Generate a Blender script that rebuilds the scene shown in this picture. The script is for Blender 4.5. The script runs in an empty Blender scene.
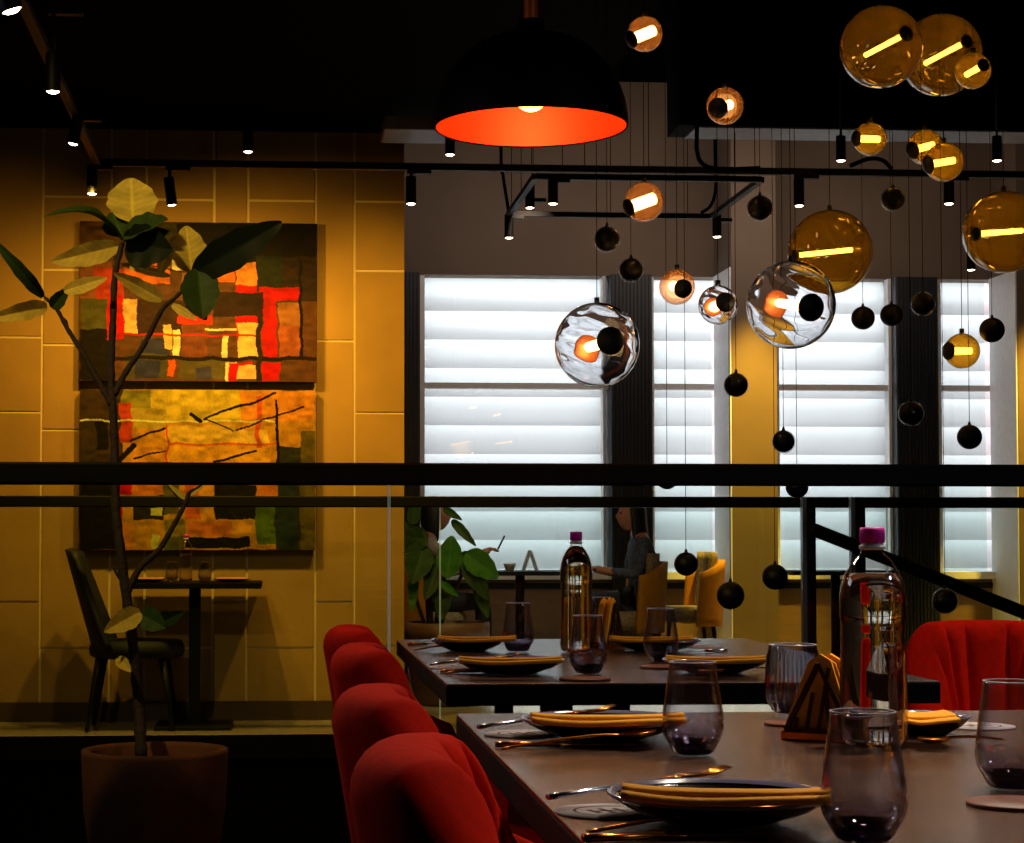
import bpy, math, random
from mathutils import Vector, Matrix
random.seed(7)
sc = bpy.context.scene
COL = sc.collection
PI = math.pi
# ------------------------------------------------------------------ camera
F = 1925.0; PX0, PY0 = 416.0, 463.0
YAW = math.atan(134/1925.0); PIT = math.atan((537-PY0)/F)
cp, sp = math.cos(PIT), math.sin(PIT)
FW = Vector((math.sin(YAW)*cp, math.cos(YAW)*cp, sp))
RT = Vector((math.cos(YAW), -math.sin(YAW), 0))
UP = RT.cross(FW)
CAM = Vector((0, 0, 1.0))
cd = bpy.data.cameras.new('camera'); cam = bpy.data.objects.new('camera', cd); COL.objects.link(cam)
cam.matrix_world = Matrix.Translation(CAM) @ Matrix((RT, UP, -FW)).transposed().to_4x4()
cd.lens = F/1024*36; cd.sensor_width = 36; cd.sensor_fit = 'HORIZONTAL'
cd.shift_x = (512-PX0)/1024; cd.shift_y = (PY0-421.5)/1024
cd.clip_start = .05; cd.clip_end = 200
sc.camera = cam
def ray(px, py): return RT*((px-PX0)/F) - UP*((py-PY0)/F) + FW
def atY(px, py, Y): r = ray(px, py); return CAM + r*(Y/r.y)
def atZ(px, py, Z): r = ray(px, py); return CAM + r*((Z-1.0)/r.z)
def XY(px, Y): return atY(px, 537, Y).x
def ZY(py, Y, px=500): return atY(px, py, Y).z
# ------------------------------------------------------------------ colour and materials
def lin(c):
    return tuple(((v/12.92) if v <= .04045 else ((v+.055)/1.055)**2.4) for v in [x/255 for x in c])
def nodes(name):
    m = bpy.data.materials.new(name); m.use_nodes = True
    nt = m.node_tree; nt.nodes.clear()
    return m, nt, nt.nodes.new('ShaderNodeOutputMaterial')
def pbr(name, col, rough=.5, metal=0, noise=0, scale=20, bump=0, bscale=60, emit=None, estr=0, spec=.5, coat=0, stretch=None, attr=None, sheen=0):
    m, nt, out = nodes(name); N = nt.nodes; L = nt.links
    b = N.new('ShaderNodeBsdfPrincipled'); L.new(b.outputs[0], out.inputs[0])
    c = lin(col)
    b.inputs['Roughness'].default_value = rough; b.inputs['Metallic'].default_value = metal
    b.inputs['Specular IOR Level'].default_value = spec; b.inputs['Coat Weight'].default_value = coat
    b.inputs['Coat Roughness'].default_value = .1
    b.inputs['Sheen Weight'].default_value = sheen
    tc = N.new('ShaderNodeTexCoord'); mp = N.new('ShaderNodeMapping'); L.new(tc.outputs['Object'], mp.inputs[0])
    if stretch: mp.inputs['Scale'].default_value = stretch
    if attr:
        a = N.new('ShaderNodeVertexColor'); a.layer_name = attr
        src = a.outputs[0]
    else:
        rgb = N.new('ShaderNodeRGB'); rgb.outputs[0].default_value = (*c, 1); src = rgb.outputs[0]
    if noise:
        nz = N.new('ShaderNodeTexNoise'); nz.inputs['Scale'].default_value = scale; nz.inputs['Detail'].default_value = 6
        L.new(mp.outputs[0], nz.inputs['Vector'])
        mr = N.new('ShaderNodeMapRange'); mr.inputs[1].default_value = .3; mr.inputs[2].default_value = .7
        mr.inputs[3].default_value = 1-noise; mr.inputs[4].default_value = 1+noise
        L.new(nz.outputs[0], mr.inputs[0])
        mx = N.new('ShaderNodeVectorMath'); mx.operation = 'SCALE'
        L.new(src, mx.inputs[0]); L.new(mr.outputs[0], mx.inputs['Scale']); src = mx.outputs[0]
    L.new(src, b.inputs['Base Color'])
    if bump:
        n2 = N.new('ShaderNodeTexNoise'); n2.inputs['Scale'].default_value = bscale; n2.inputs['Detail'].default_value = 4
        L.new(mp.outputs[0], n2.inputs['Vector'])
        bp = N.new('ShaderNodeBump'); bp.inputs['Strength'].default_value = bump; bp.inputs['Distance'].default_value = .01
        L.new(n2.outputs[0], bp.inputs['Height']); L.new(bp.outputs[0], b.inputs['Normal'])
    if emit:
        b.inputs['Emission Color'].default_value = (*lin(emit), 1); b.inputs['Emission Strength'].default_value = estr
    return m
def thin(name, tint, base=.04, amp=.9, power=3.0, rough=.02, diff=0, dcol=None, edge=None, grad=None, ripple=0, rscale=8, stretch=(1,1,1)):
    """thin glass sheet: tinted see-through mixed with a mirror reflection that grows at grazing angles"""
    m, nt, out = nodes(name); N = nt.nodes; L = nt.links
    tr = N.new('ShaderNodeBsdfTransparent'); gl = N.new('ShaderNodeBsdfGlossy'); gl.inputs['Roughness'].default_value = rough
    lw = N.new('ShaderNodeLayerWeight'); lw.inputs['Blend'].default_value = .5
    pw = N.new('ShaderNodeMath'); pw.operation = 'POWER'; pw.inputs[1].default_value = power; L.new(lw.outputs['Facing'], pw.inputs[0])
    ma = N.new('ShaderNodeMath'); ma.operation = 'MULTIPLY_ADD'; ma.inputs[1].default_value = amp; ma.inputs[2].default_value = base
    ma.use_clamp = True; L.new(pw.outputs[0], ma.inputs[0])
    t = (*tint, 1); e = (*(edge or tint), 1)
    mc = N.new('ShaderNodeMix'); mc.data_type = 'RGBA'; mc.inputs[6].default_value = t; mc.inputs[7].default_value = e
    L.new(pw.outputs[0], mc.inputs[0]); src = mc.outputs[2]
    if grad:   # (z0, z1, colour at z0): tint fades from colour at z0 to clear at z1, in object space
        tc = N.new('ShaderNodeTexCoord'); sx = N.new('ShaderNodeSeparateXYZ'); L.new(tc.outputs['Object'], sx.inputs[0])
        mr = N.new('ShaderNodeMapRange'); mr.inputs[1].default_value = grad[0]; mr.inputs[2].default_value = grad[1]
        mr.interpolation_type = 'SMOOTHSTEP'
        L.new(sx.outputs[2], mr.inputs[0])
        m2 = N.new('ShaderNodeMix'); m2.data_type = 'RGBA'; m2.inputs[6].default_value = (*grad[2], 1)
        L.new(mr.outputs[0], m2.inputs[0]); L.new(src, m2.inputs[7]); src = m2.outputs[2]
    L.new(src, tr.inputs[0])
    if ripple:
        tc = N.new('ShaderNodeTexCoord'); mp = N.new('ShaderNodeMapping'); mp.inputs['Scale'].default_value = stretch
        L.new(tc.outputs['Object'], mp.inputs[0])
        nz = N.new('ShaderNodeTexNoise'); nz.inputs['Scale'].default_value = rscale; nz.inputs['Detail'].default_value = 1; nz.inputs['Distortion'].default_value = 1.2
        L.new(mp.outputs[0], nz.inputs['Vector'])
        bp = N.new('ShaderNodeBump'); bp.inputs['Strength'].default_value = ripple; bp.inputs['Distance'].default_value = .05
        L.new(nz.outputs[0], bp.inputs['Height']); L.new(bp.outputs[0], gl.inputs['Normal'])
    a = tr.outputs[0]
    if diff:
        d = N.new('ShaderNodeBsdfDiffuse'); d.inputs[0].default_value = (*dcol, 1)
        d2 = N.new('ShaderNodeBsdfTranslucent'); d2.inputs[0].default_value = (*dcol, 1)
        ad = N.new('ShaderNodeMixShader'); ad.inputs[0].default_value = .5
        L.new(d.outputs[0], ad.inputs[1]); L.new(d2.outputs[0], ad.inputs[2])
        m1 = N.new('ShaderNodeMixShader'); m1.inputs[0].default_value = diff
        L.new(a, m1.inputs[1]); L.new(ad.outputs[0], m1.inputs[2]); a = m1.outputs[0]
    ms = N.new('ShaderNodeMixShader'); L.new(ma.outputs[0], ms.inputs[0]); L.new(a, ms.inputs[1]); L.new(gl.outputs[0], ms.inputs[2])
    L.new(ms.outputs[0], out.inputs[0])
    return m
def glassm(name, col, ior=1.33, rough=0.0):
    m, nt, out = nodes(name)
    g = nt.nodes.new('ShaderNodeBsdfGlass'); g.inputs[0].default_value = (*col, 1); g.inputs['Roughness'].default_value = rough; g.inputs['IOR'].default_value = ior
    nt.links.new(g.outputs[0], out.inputs[0]); return m
def emis(name, col, s):
    m, nt, out = nodes(name)
    e = nt.nodes.new('ShaderNodeEmission'); e.inputs[0].default_value = (*col, 1); e.inputs[1].default_value = s
    nt.links.new(e.outputs[0], out.inputs[0]); return m
def transl(name, col, t=.6):
    m, nt, out = nodes(name); N = nt.nodes
    d = N.new('ShaderNodeBsdfDiffuse'); d.inputs[0].default_value = (*lin(col), 1)
    r = N.new('ShaderNodeBsdfTranslucent'); r.inputs[0].default_value = (*lin(col), 1)
    ms = N.new('ShaderNodeMixShader'); ms.inputs[0].default_value = t
    nt.links.new(d.outputs[0], ms.inputs[1]); nt.links.new(r.outputs[0], ms.inputs[2]); nt.links.new(ms.outputs[0], out.inputs[0]); return m

M = dict(
 black=pbr('black_paint', (9,9,10), .55, noise=.2, spec=.25),
 ceil=pbr('black_ceiling', (2,2,2), .95, noise=.3, spec=.02),
 voidm=pbr('void_black', (8,7,7), .9, noise=.3, spec=.1),
 floor=pbr('dark_floor', (24,18,14), .35, noise=.3, scale=4),
 ffloor=pbr('pale_stone_floor', (170,160,145), .16, noise=.06, scale=3, spec=.8),
 tile=pbr('sandstone_tile', (152,120,58), .75, noise=.16, scale=2.2, bump=.15, bscale=30),
 grout=pbr('pale_grout', (205,185,135), .8, noise=.05),
 skirt=pbr('brown_baseboard', (58,38,22), .6, noise=.2),
 taupe=pbr('taupe_plaster', (116,98,84), .85, noise=.12, scale=1.4, bump=.2, bscale=8),
 yellow=pbr('ochre_plaster', (190,140,40), .8, noise=.14, scale=3),
 dado=pbr('brown_wood_dado', (120,92,66), .6, noise=.15, scale=3, stretch=(1,1,6)),
 rib=pbr('blue_black_cladding', (30,32,40), .5, noise=.15),
 frame=pbr('pale_window_frame', (238,236,238), .5, noise=.05),
 slat=transl('white_louvre', (205,198,200), .6),
 rail=pbr('black_rail', (9,9,10), .6, noise=.1, spec=.2),
 steel=pbr('brushed_steel', (190,190,195), .3, 1, noise=.1, stretch=(1,1,.1)),
 table=pbr('brown_laminate', (88,58,40), .26, noise=.4, scale=5, bump=.06, bscale=90, stretch=(1,4,1), spec=.7),
 tedge=pbr('dark_table_edge', (12,9,9), .7, noise=.2, spec=.15),
 red=pbr('red_velvet', (228,32,8), .85, noise=.1, scale=60, bump=.1, bscale=500, spec=.05),
 plate=pbr('black_stoneware', (10,8,14), .12, noise=.3, coat=.6),
 prim=pbr('plate_rim_glaze', (120,118,150), .18, noise=.15, coat=.5),
 napkin=pbr('orange_napkin', (255,172,0), .85, noise=.08, scale=30, bump=.15, bscale=220),
 gold=pbr('brushed_gold', (212,132,40), .22, 1, noise=.1),
 silver=pbr('polished_steel', (200,200,215), .2, 1, noise=.06),
 copper=pbr('copper_tube', (215,95,35), .45, .35, noise=.1),
 wood=pbr('reddish_wood', (110,52,32), .5, noise=.25, scale=12, stretch=(6,1,1)),
 paper=pbr('white_paper', (205,200,205), .8, noise=.04),
 ink=pbr('brown_ink', (96,50,52), .8, noise=.1),
 holder=pbr('bronze_fretwork', (70,52,28), .4, .6, noise=.2),
 pink=pbr('magenta_plastic', (230,20,185), .5, noise=.05),
 white=pbr('white_plastic', (225,225,230), .4, noise=.03),
 shadeout=pbr('black_enamel', (4,3,3), .6, spec=.15, noise=.2),
 shadein=pbr('orange_enamel', (255,44,2), .5, noise=.04),
 pot=pbr('rough_clay', (100,56,30), .85, noise=.25, scale=9, bump=.3, bscale=40),
 soil=pbr('dark_soil', (26,18,12), .95, noise=.5, scale=60, bump=.8, bscale=80),
 bark=pbr('dark_bark', (34,20,14), .85, noise=.35, scale=40, bump=.6, bscale=60),
 ball=pbr('black_ball', (4,4,9), .5, noise=.3, spec=.3),
 cap=pbr('black_cap', (6,6,7), .5, noise=.1),
 cord=pbr('black_cord', (3,3,3), .9, noise=.1, spec=.05),
 tube=emis('glowing_tube', (1,.62,.22), 14),
 ambtube=emis('amber_glowing_tube', (1,.62,.16), 20),
 disc=pbr('copper_reflector', (205,110,60), .35, .5, noise=.1, emit=(200,90,40), estr=.25),
 lens=emis('spot_lens', (1,.72,.45), 22),
 bulb=emis('bulb_glow', (1,.5,.08), 12),
 amber=thin('amber_glass', (.66,.45,.10), .10, .9, 2.6, .04, diff=.10, dcol=(.95,.55,.04), edge=(.4,.22,.04)),
 oldclear=thin('clear_globe_glass', (.90,.88,.90), .05, .8, 2.6, .02, edge=(.6,.55,.56), ripple=.55, rscale=5, stretch=(1,1,2.4)),
 clear=glassm('clear_globe_glass', (.95,.95,.96), 1.35),
 peach=thin('peach_globe_glass', (.95,.70,.52), .05, .8, 3.0, .03, diff=.10, dcol=(1,.45,.15), edge=(.6,.35,.2)),
 shell=thin('ball_glass_shell', (.9,.9,.92), .02, .9, 5, .05),
 rglass=thin('railing_glass', (.86,.93,.915), .03, .8, 4.5, .01),
 gedge=pbr('glass_edge_glow', (200,225,215), .2, noise=.05, emit=(190,215,205), estr=.12),  # faint emission painted in for light caught by the panel edges
 tumb=thin('smoky_tumbler_glass', (.95,.94,.97), .05, .9, 2.0, .02, edge=(.72,.70,.78), grad=(.004,.052,(.62,.57,.66))),
 rimhl=pbr('painted_rim_highlight', (185,185,205), .15, noise=.1, spec=1),
 tbase=thin('smoky_base_glass', (.20,.12,.28), .10, .8, 2.0, .04, edge=(.05,.02,.08)),
 ribg=thin('ribbed_tumbler_glass', (.90,.90,.95), .12, .8, 1.5, .03, edge=(.4,.4,.52), grad=(.004,.05,(.6,.56,.68))),
 pet=thin('clear_bottle_plastic', (.93,.90,.88), .05, .8, 2.4, .03, edge=(.55,.45,.4)),
 water=glassm('drinking_water', (.97,.93,.88), 1.33),
 label=pbr('bottle_label', (120,30,80), .5, noise=.2),
 dchair=pbr('dark_green_seat', (5,7,5), .7, noise=.2),
 pattern=pbr('beige_pattern_cloth', (150,130,100), .9, noise=.5, scale=60),
 ychair=pbr('mustard_upholstery', (200,130,4), .75, noise=.12),
 skin=pbr('skin', (170,110,82), .55, noise=.08),
 hair=pbr('black_hair', (14,11,12), .5, noise=.4, scale=40, stretch=(6,6,1)),
 blouse=pbr('blue_grey_blouse', (70,74,92), .8, noise=.6, scale=34),
 shirt=pbr('pale_shirt', (150,140,128), .8, noise=.3, scale=20),
 trouser=pbr('dark_trousers', (24,24,30), .8, noise=.2),
 lapt=transl('white_card', (240,240,240), .7),
 potwood=pbr('brown_planter', (92,58,30), .6, noise=.25, scale=8, stretch=(1,1,5)),
 canvas=pbr('painted_canvas', (255,255,255), .6, noise=.12, scale=14, bump=.25, bscale=30, attr='paint', spec=.08),
 canvas_side=pbr('canvas_side', (40,28,20), .8, noise=.2),
 duct=pbr('grey_duct', (95,93,95), .5, noise=.15),
 blackduct=pbr('black_duct', (3,3,3), .8, noise=.3, spec=.05),
)
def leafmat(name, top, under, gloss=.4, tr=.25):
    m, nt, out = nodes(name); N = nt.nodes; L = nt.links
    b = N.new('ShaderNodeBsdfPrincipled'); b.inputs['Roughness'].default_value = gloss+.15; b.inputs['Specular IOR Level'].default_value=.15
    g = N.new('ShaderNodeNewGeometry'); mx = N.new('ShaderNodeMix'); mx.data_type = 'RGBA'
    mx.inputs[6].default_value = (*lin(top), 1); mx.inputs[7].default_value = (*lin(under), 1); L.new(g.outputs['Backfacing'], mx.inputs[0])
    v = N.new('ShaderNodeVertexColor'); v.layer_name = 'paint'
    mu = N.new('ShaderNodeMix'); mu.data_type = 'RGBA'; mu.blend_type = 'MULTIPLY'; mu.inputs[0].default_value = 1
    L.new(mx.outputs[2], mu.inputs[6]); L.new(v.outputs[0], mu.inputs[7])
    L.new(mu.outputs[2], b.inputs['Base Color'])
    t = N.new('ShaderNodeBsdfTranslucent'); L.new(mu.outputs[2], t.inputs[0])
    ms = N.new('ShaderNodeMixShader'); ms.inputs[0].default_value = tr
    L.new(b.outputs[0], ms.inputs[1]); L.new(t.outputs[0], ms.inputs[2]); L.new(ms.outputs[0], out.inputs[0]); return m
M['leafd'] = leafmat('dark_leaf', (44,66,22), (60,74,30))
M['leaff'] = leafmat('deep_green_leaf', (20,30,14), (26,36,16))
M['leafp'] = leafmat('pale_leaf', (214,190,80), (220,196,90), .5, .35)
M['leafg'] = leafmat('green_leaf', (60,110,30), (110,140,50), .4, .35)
# ------------------------------------------------------------------ mesh helpers
class MB:
    def __init__(s): s.v=[]; s.f=[]; s.m=[]; s.sm=[]; s.c=[]
    def add(s, vs, fs, mi=0, smooth=False, cols=None):
        b=len(s.v); s.v += [tuple(v) for v in vs]
        s.c += cols if cols else [(1,1,1)]*len(vs)
        for f in fs: s.f.append(tuple(b+i for i in f)); s.m.append(mi); s.sm.append(smooth)
        return s
    def box(s, x0,x1,y0,y1,z0,z1, mi=0, mat=None):
        vs=[Vector((x,y,z)) for z in (z0,z1) for y in (y0,y1) for x in (x0,x1)]
        if mat: vs=[mat@v for v in vs]
        return s.add(vs, [(0,2,3,1),(4,5,7,6),(0,1,5,4),(2,6,7,3),(0,4,6,2),(1,3,7,5)], mi)
    def bar(s, a, b, w, h, mi=0):
        a=Vector(a); b=Vector(b); d=(b-a); l=d.length; d.normalize()
        u=d.cross(Vector((0,0,1)));
        if u.length<.01: u=Vector((1,0,0))
        u.normalize(); n=u.cross(d)
        vs=[p+u*(w/2*i)+n*(h/2*j) for p in (a,b) for i,j in ((-1,-1),(1,-1),(1,1),(-1,1))]
        return s.add(vs,[(3,2,1,0),(4,5,6,7),(0,1,5,4),(1,2,6,5),(2,3,7,6),(3,0,4,7)],mi)
    def tube(s, pts, r, n=10, mi=0, caps=True, flat=1.0):
        pts=[Vector(p) for p in pts]; rs = r if isinstance(r,(list,tuple)) else [r]*len(pts)
        vs=[]; ref=None
        for i,p in enumerate(pts):
            d=(pts[min(i+1,len(pts)-1)]-pts[max(i-1,0)]).normalized()
            if ref is None:
                ref = Vector((0,0,1)) if abs(d.z)<.9 else Vector((1,0,0))
            u=d.cross(ref)
            if u.length<1e-4: u=d.orthogonal()
            u.normalize(); w=u.cross(d).normalized(); ref=w
            for k in range(n):
                a=2*PI*k/n; vs.append(p+u*(math.cos(a)*rs[i])+w*(math.sin(a)*rs[i]*flat))
        fs=[(i*n+k,i*n+(k+1)%n,(i+1)*n+(k+1)%n,(i+1)*n+k) for i in range(len(pts)-1) for k in range(n)]
        if caps: fs += [tuple(reversed(range(n))), tuple(range((len(pts)-1)*n,len(pts)*n))]
        return s.add(vs,fs,mi,True)
    def lathe(s, prof, n=40, o=(0,0,0), mi=0, mod=None, mat=None, close=False):
        vs=[]; o=Vector(o)
        for (r,z) in prof:
            for k in range(n):
                a=2*PI*k/n; rr=r*(mod(a,z) if mod else 1)
                v=Vector((math.cos(a)*rr, math.sin(a)*rr, z))
                if mat: v=mat@v
                vs.append(v+o)
        m=len(prof); fs=[(i*n+k,i*n+(k+1)%n,(i+1)*n+(k+1)%n,(i+1)*n+k) for i in range(m-1) for k in range(n)]
        if close=='cap': fs += [tuple(reversed(range(n))), tuple(range((m-1)*n,m*n))]
        return s.add(vs,fs,mi,True)
    def sphere(s, c, r, nu=32, nv=20, mi=0, sc3=(1,1,1)):
        prof=[(max(1e-5,math.sin(PI*i/nv))*r, -math.cos(PI*i/nv)*r) for i in range(nv+1)]
        return s.lathe(prof, nu, c, mi, mat=Matrix.Diagonal((*sc3,1)).to_3x3())
    def disc(s, c, nrm, r, t, n=32, mi=0, dome=0):
        q=Vector(nrm).normalized().to_track_quat('Z','Y').to_matrix()
        prof=[(1e-5,-t/2),(r*.96,-t/2),(r,-t*.3),(r,t*.3),(r*.94,t/2),(r*.5,t/2+dome*.75),(1e-5,t/2+dome)]
        return s.lathe(prof,n,c,mi,mat=q)
    def prism(s, poly, y0, y1, mi=0):   # poly in XZ, extruded along Y
        n=len(poly); vs=[(x,y0,z) for x,z in poly]+[(x,y1,z) for x,z in poly]
        fs=[tuple(range(n)), tuple(reversed(range(n,2*n)))]+[((i+1)%n,i,n+i,n+(i+1)%n) for i in range(n)]
        return s.add(vs,fs,mi)
    def grid(s, fn, nu, nv, mi=0, cfn=None, closeu=False):
        vs=[]; cs=[]
        for j in range(nv+1):
            for i in range(nu+(0 if closeu else 1)):
                vs.append(fn(i/nu,j/nv)); cs.append(cfn(i/nu,j/nv) if cfn else (1,1,1))
        w = nu if closeu else nu+1
        fs=[(j*w+i, j*w+(i+1)%w if closeu else j*w+i+1, (j+1)*w+(i+1)%w if closeu else (j+1)*w+i+1, (j+1)*w+i) for j in range(nv) for i in range(nu)]
        return s.add(vs,fs,mi,True,cs)
    def build(s, name, mats, parent=None, loc=None, bevel=0, color=False, bseg=2):
        me=bpy.data.meshes.new(name); me.from_pydata(s.v,[],s.f); 
        if not isinstance(mats,(list,tuple)): mats=[mats]
        for m in mats: me.materials.append(M[m] if isinstance(m,str) else m)
        me.polygons.foreach_set('material_index', s.m); me.polygons.foreach_set('use_smooth', s.sm)
        if color:
            ca=me.color_attributes.new('paint','FLOAT_COLOR','POINT')
            flat=[]
            for c in s.c: flat += [c[0],c[1],c[2],1]
            ca.data.foreach_set('color',flat)
        me.update()
        o=bpy.data.objects.new(name,me); COL.objects.link(o)
        if loc is not None: o.location=loc
        if parent: o.parent=parent
        if bevel:
            b=o.modifiers.new('bevel','BEVEL'); b.width=bevel; b.segments=bseg; b.limit_method='ANGLE'; b.angle_limit=.6
        return o
def tag(o,label,cat,group=None,kind=None):
    o['label']=label; o['category']=cat
    if group: o['group']=group
    if kind: o['kind']=kind
    return o
def thing(name,label,cat,loc=(0,0,0),rz=0,group=None):
    o=bpy.data.objects.new(name,None); COL.objects.link(o); o.location=loc; o.rotation_euler=(0,0,rz); o.empty_display_size=.05
    return tag(o,label,cat,group)
def struct(mb,name,mat,label=None,**k):
    o=mb.build(name,mat,**k); o['kind']='structure'
    if label: o['label']=label
    return o
def dup(root, loc, rz, label, group=None):
    r=root.copy(); COL.objects.link(r); r.location=loc; r.rotation_euler=(0,0,rz); r['label']=label
    if group: r['group']=group
    for ch in list(root.children):
        c=ch.copy(); COL.objects.link(c); c.parent=r
        for g in list(ch.children):
            d=g.copy(); COL.objects.link(d); d.parent=c
    return r
def interp(pts, n):
    """smooth curve through points"""
    pts=[Vector(p) for p in pts]; out=[]
    P=[pts[0]*2-pts[1]]+pts+[pts[-1]*2-pts[-2]]
    for i in range(len(pts)-1):
        a,b,c,d=P[i:i+4]
        for k in range(n):
            t=k/n; out.append(.5*((2*b)+(-a+c)*t+(2*a-5*b+4*c-d)*t*t+(-a+3*b-3*c+d)*t**3))
    out.append(pts[-1]); return out
# ------------------------------------------------------------------ room shell
YT=10.6; YW=16.0; ZC=4.85; ZL=3.24
XT=XY(404,YT); XL=-5.0; XR=7.5
Y_NEAR=6.2; Y_FAR=9.83
struct(MB().box(XL,XR,-2.5,Y_NEAR,-.25,0),'floor','floor')
struct(MB().box(XL,XR,Y_FAR,YW+.4,-.115,0),'floor_far','ffloor')
struct(MB().box(XL,XR,Y_FAR-.02,Y_FAR,-.115,0),'trim_1','voidm')
struct(MB().box(XL,XR,Y_FAR+.1,Y_FAR+.14,-3.2,-.115),'wall_void_far','voidm')
struct(MB().box(XL,XR,Y_FAR+.06,Y_FAR+.10,-.128,-.117),'trim_2','tile')
struct(MB().box(XL,XR,Y_NEAR-.14,Y_NEAR-.1,-3.2,-.25),'wall_void_near','voidm')
struct(MB().box(XL,XR,Y_NEAR-.1,Y_FAR+.1,-3.3,-3.2),'floor_lower','voidm')
struct(MB().box(XL-.1,XL,-2.5,YW+.4,-3.2,ZC),'wall_left','taupe')
struct(MB().box(XR,XR+.1,-2.5,YW+.4,-3.2,ZC),'wall_right','taupe')
struct(MB().box(XL,XR,-2.6,-2.5,-3.2,ZC),'wall_back','voidm')
XC=XY(567,YT)
struct(MB().box(XL-.1,XR+.1,-2.6,YW+.5,ZC,ZC+.1),'ceiling','ceil')
struct(MB().box(XL,XC,-2.5,YT+.02,ZL,ZC-.002),'ceiling_low','ceil')
# tile wall, tiles standing proud of their joints
cols=[(-620,-560,[300,520]),(-560,-490,[250,470,640]),(-490,-380,[337,602]),(-380,-310,[240,560]),(-310,-240,[197,420,648]),(-240,-205,[]),(-205,-130,[200,602]),(-130,-60,[270,648]),(-60,41,[337,412,602]),
 (41,110,[197,270,345,430,648]),(110,145,[]),(145,213,[200,420,648]),(213,247,[602]),(247,315,[201,420,648]),(315,354,[341,602]),(354,404,[202,271,413,646])]
mb=MB().box(XL,XT,YT,YT+.15,-.1,ZC,1)
g=.007
for x0,x1,js in cols:
    a=max(XL,XY(x0,YT)); b=XY(x1,YT)
    if b<=a: continue
    zs=[0.0]+sorted(ZY(j,YT,(x0+x1)/2) for j in js)+[ZL+.05]
    for z0,z1 in zip(zs[:-1],zs[1:]):
        e=0 if x1==404 else g
        mb.box(a+g,b-e,YT-.008,YT,z0+g,z1-g,0)
struct(mb,'wall_tiled',['tile','grout'])
struct(MB().box(XT-.15,XT,YT+.15,YW,0,ZC),'wall_return','taupe')
struct(MB().box(XL,XT,YT-.025,YT-.009,0,.105),'baseboard_far','skirt')
# window wall
ZT=ZY(276,YW,600); ZS=ZY(572,YW,600)
wall=MB().box(XT-.1,XR,YW,YW+.3,ZT,ZC)
struct(wall,'wall_far','taupe')
struct(MB().box(XT-.1,XR,YW-.02,YW+.3,0,ZS-.06),'wall_dado','dado')
struct(MB().box(XT-.1,XR,YW-.10,YW+.12,ZS-.06,ZS),'trim_3','frame')
struct(MB().box(XT-.1,XR,YW-.035,YW-.02,ZS-.14,ZS-.09),'trim_4','black')
wx=[(424,608),(653,722),(778,893),(940,994)]
def column(x0,x1,yf,name,mat,ztop,ribs=0):
    a,b=XY(x0,yf),XY(x1,yf); m=MB().box(a,b,yf,YW+(.3 if ribs else 0),0,ztop)
    if ribs:
        n=int((b-a)/.03)
        for i in range(n): m.box(a+(i+.2)*(b-a)/n,a+(i+.8)*(b-a)/n,yf-.012,yf,0,ztop)
    return struct(m,name,mat)
column(380,420,YW-.12,'wall_cladding_left','rib',ZT,1)
column(612,653,YW-.12,'wall_cladding_centre','rib',ZT,1)
column(898,940,YW-.12,'wall_cladding_right','rib',ZT,1)
YC=15.38
column(733,778,YC,'wall_pillar','taupe',ZC)
column(1020,1120,YC,'wall_pillar_right','taupe',ZC)
struct(MB().box(XY(1120,YW),XR,YW-.05,YW+.3,0,ZT),'wall_far_right','taupe')
pitch=.2415
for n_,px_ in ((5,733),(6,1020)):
    xx=XY(px_,YC); struct(MB().box(xx-.012,xx-.001,YC+.01,YW-.02,0,ZT),'trim_%d'%n_,'frame')  # white panel stands in for daylight on the pillar's left side
for i,(x0,x1) in enumerate(wx):
    a,b=XY(x0,YW+.1),XY(x1,YW+.1)
    if i==1: b=XY(733,YC)-.0
    if i==3: b=XY(1020,YC)
    w=bpy.data.objects.new('window_%d'%(i+1),None); COL.objects.link(w); w['kind']='structure'
    zm=ZY(386,YW,600)
    f=MB().box(a-.05,a,YW+.02,YW+.12,ZS,ZT)
    if i in (0,2): f.box(b-.0,b+.05,YW+.02,YW+.12,ZS,ZT)
    f.box(a,b+(.1 if i in(1,3) else 0),YW+.02,YW+.12,zm-.024,zm+.024)
    if i in(0,2): f.box(b-.055,b-.03,YW+.0,YW+.12,ZS,ZT)
    o=f.build('window_frame','frame',w); 
    o=MB().box(a,b,YW+.125,YW+.13,ZS,ZT).build('window_pane','rglass',w)
    sl=MB(); z=ZT+.10
    while z>ZS-.1:
        def fn(u,v,z=z): 
            t=v; yy=YW+.27 - .13*t - .02*math.sin(PI*t); zz=z-t*(pitch*1.62)
            return (a-.02+u*(b-a+(.20 if i in (1,3) else .04)), yy, zz)
        sl.grid(fn,1,10); z-=pitch
    sl.build('louvre_blind','slat',w)
# ceiling duct and grey vent
dx0,dx1=XY(692,11.9),XR
z0=ZY(140,12.08,850); 
d=MB().box(XY(680,11.75),dx1,11.70,12.08,z0,ZC); 
tag(d.build('ceiling_duct',['blackduct']),'long black bulkhead duct with an underside painted as lit above the globes','duct')
l=thing('duct_lit_strip','thin pale strip painting light onto the underside of the black ceiling duct','trim')
MB().box(dx0,dx1-.01,11.72,12.06,z0-.012,z0-.001).build('strip','duct',l)  # pale strip added to show light on the black underside
v=thing('ceiling_vent','small grey ventilation box under the ceiling left of the orange lamp','vent')
p=atY(408,128,9.8)
MB().box(p.x-.13,p.x+.22,9.7,10.05,ZY(135,9.8),ZY(121,9.8)).build('housing','duct',v,bevel=.01)
for k in range(2): MB().box(p.x-.1+k*.25,p.x-.08+k*.25,9.8,9.82,ZY(121,9.8),ZL).build('hanger','black',v)
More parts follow.
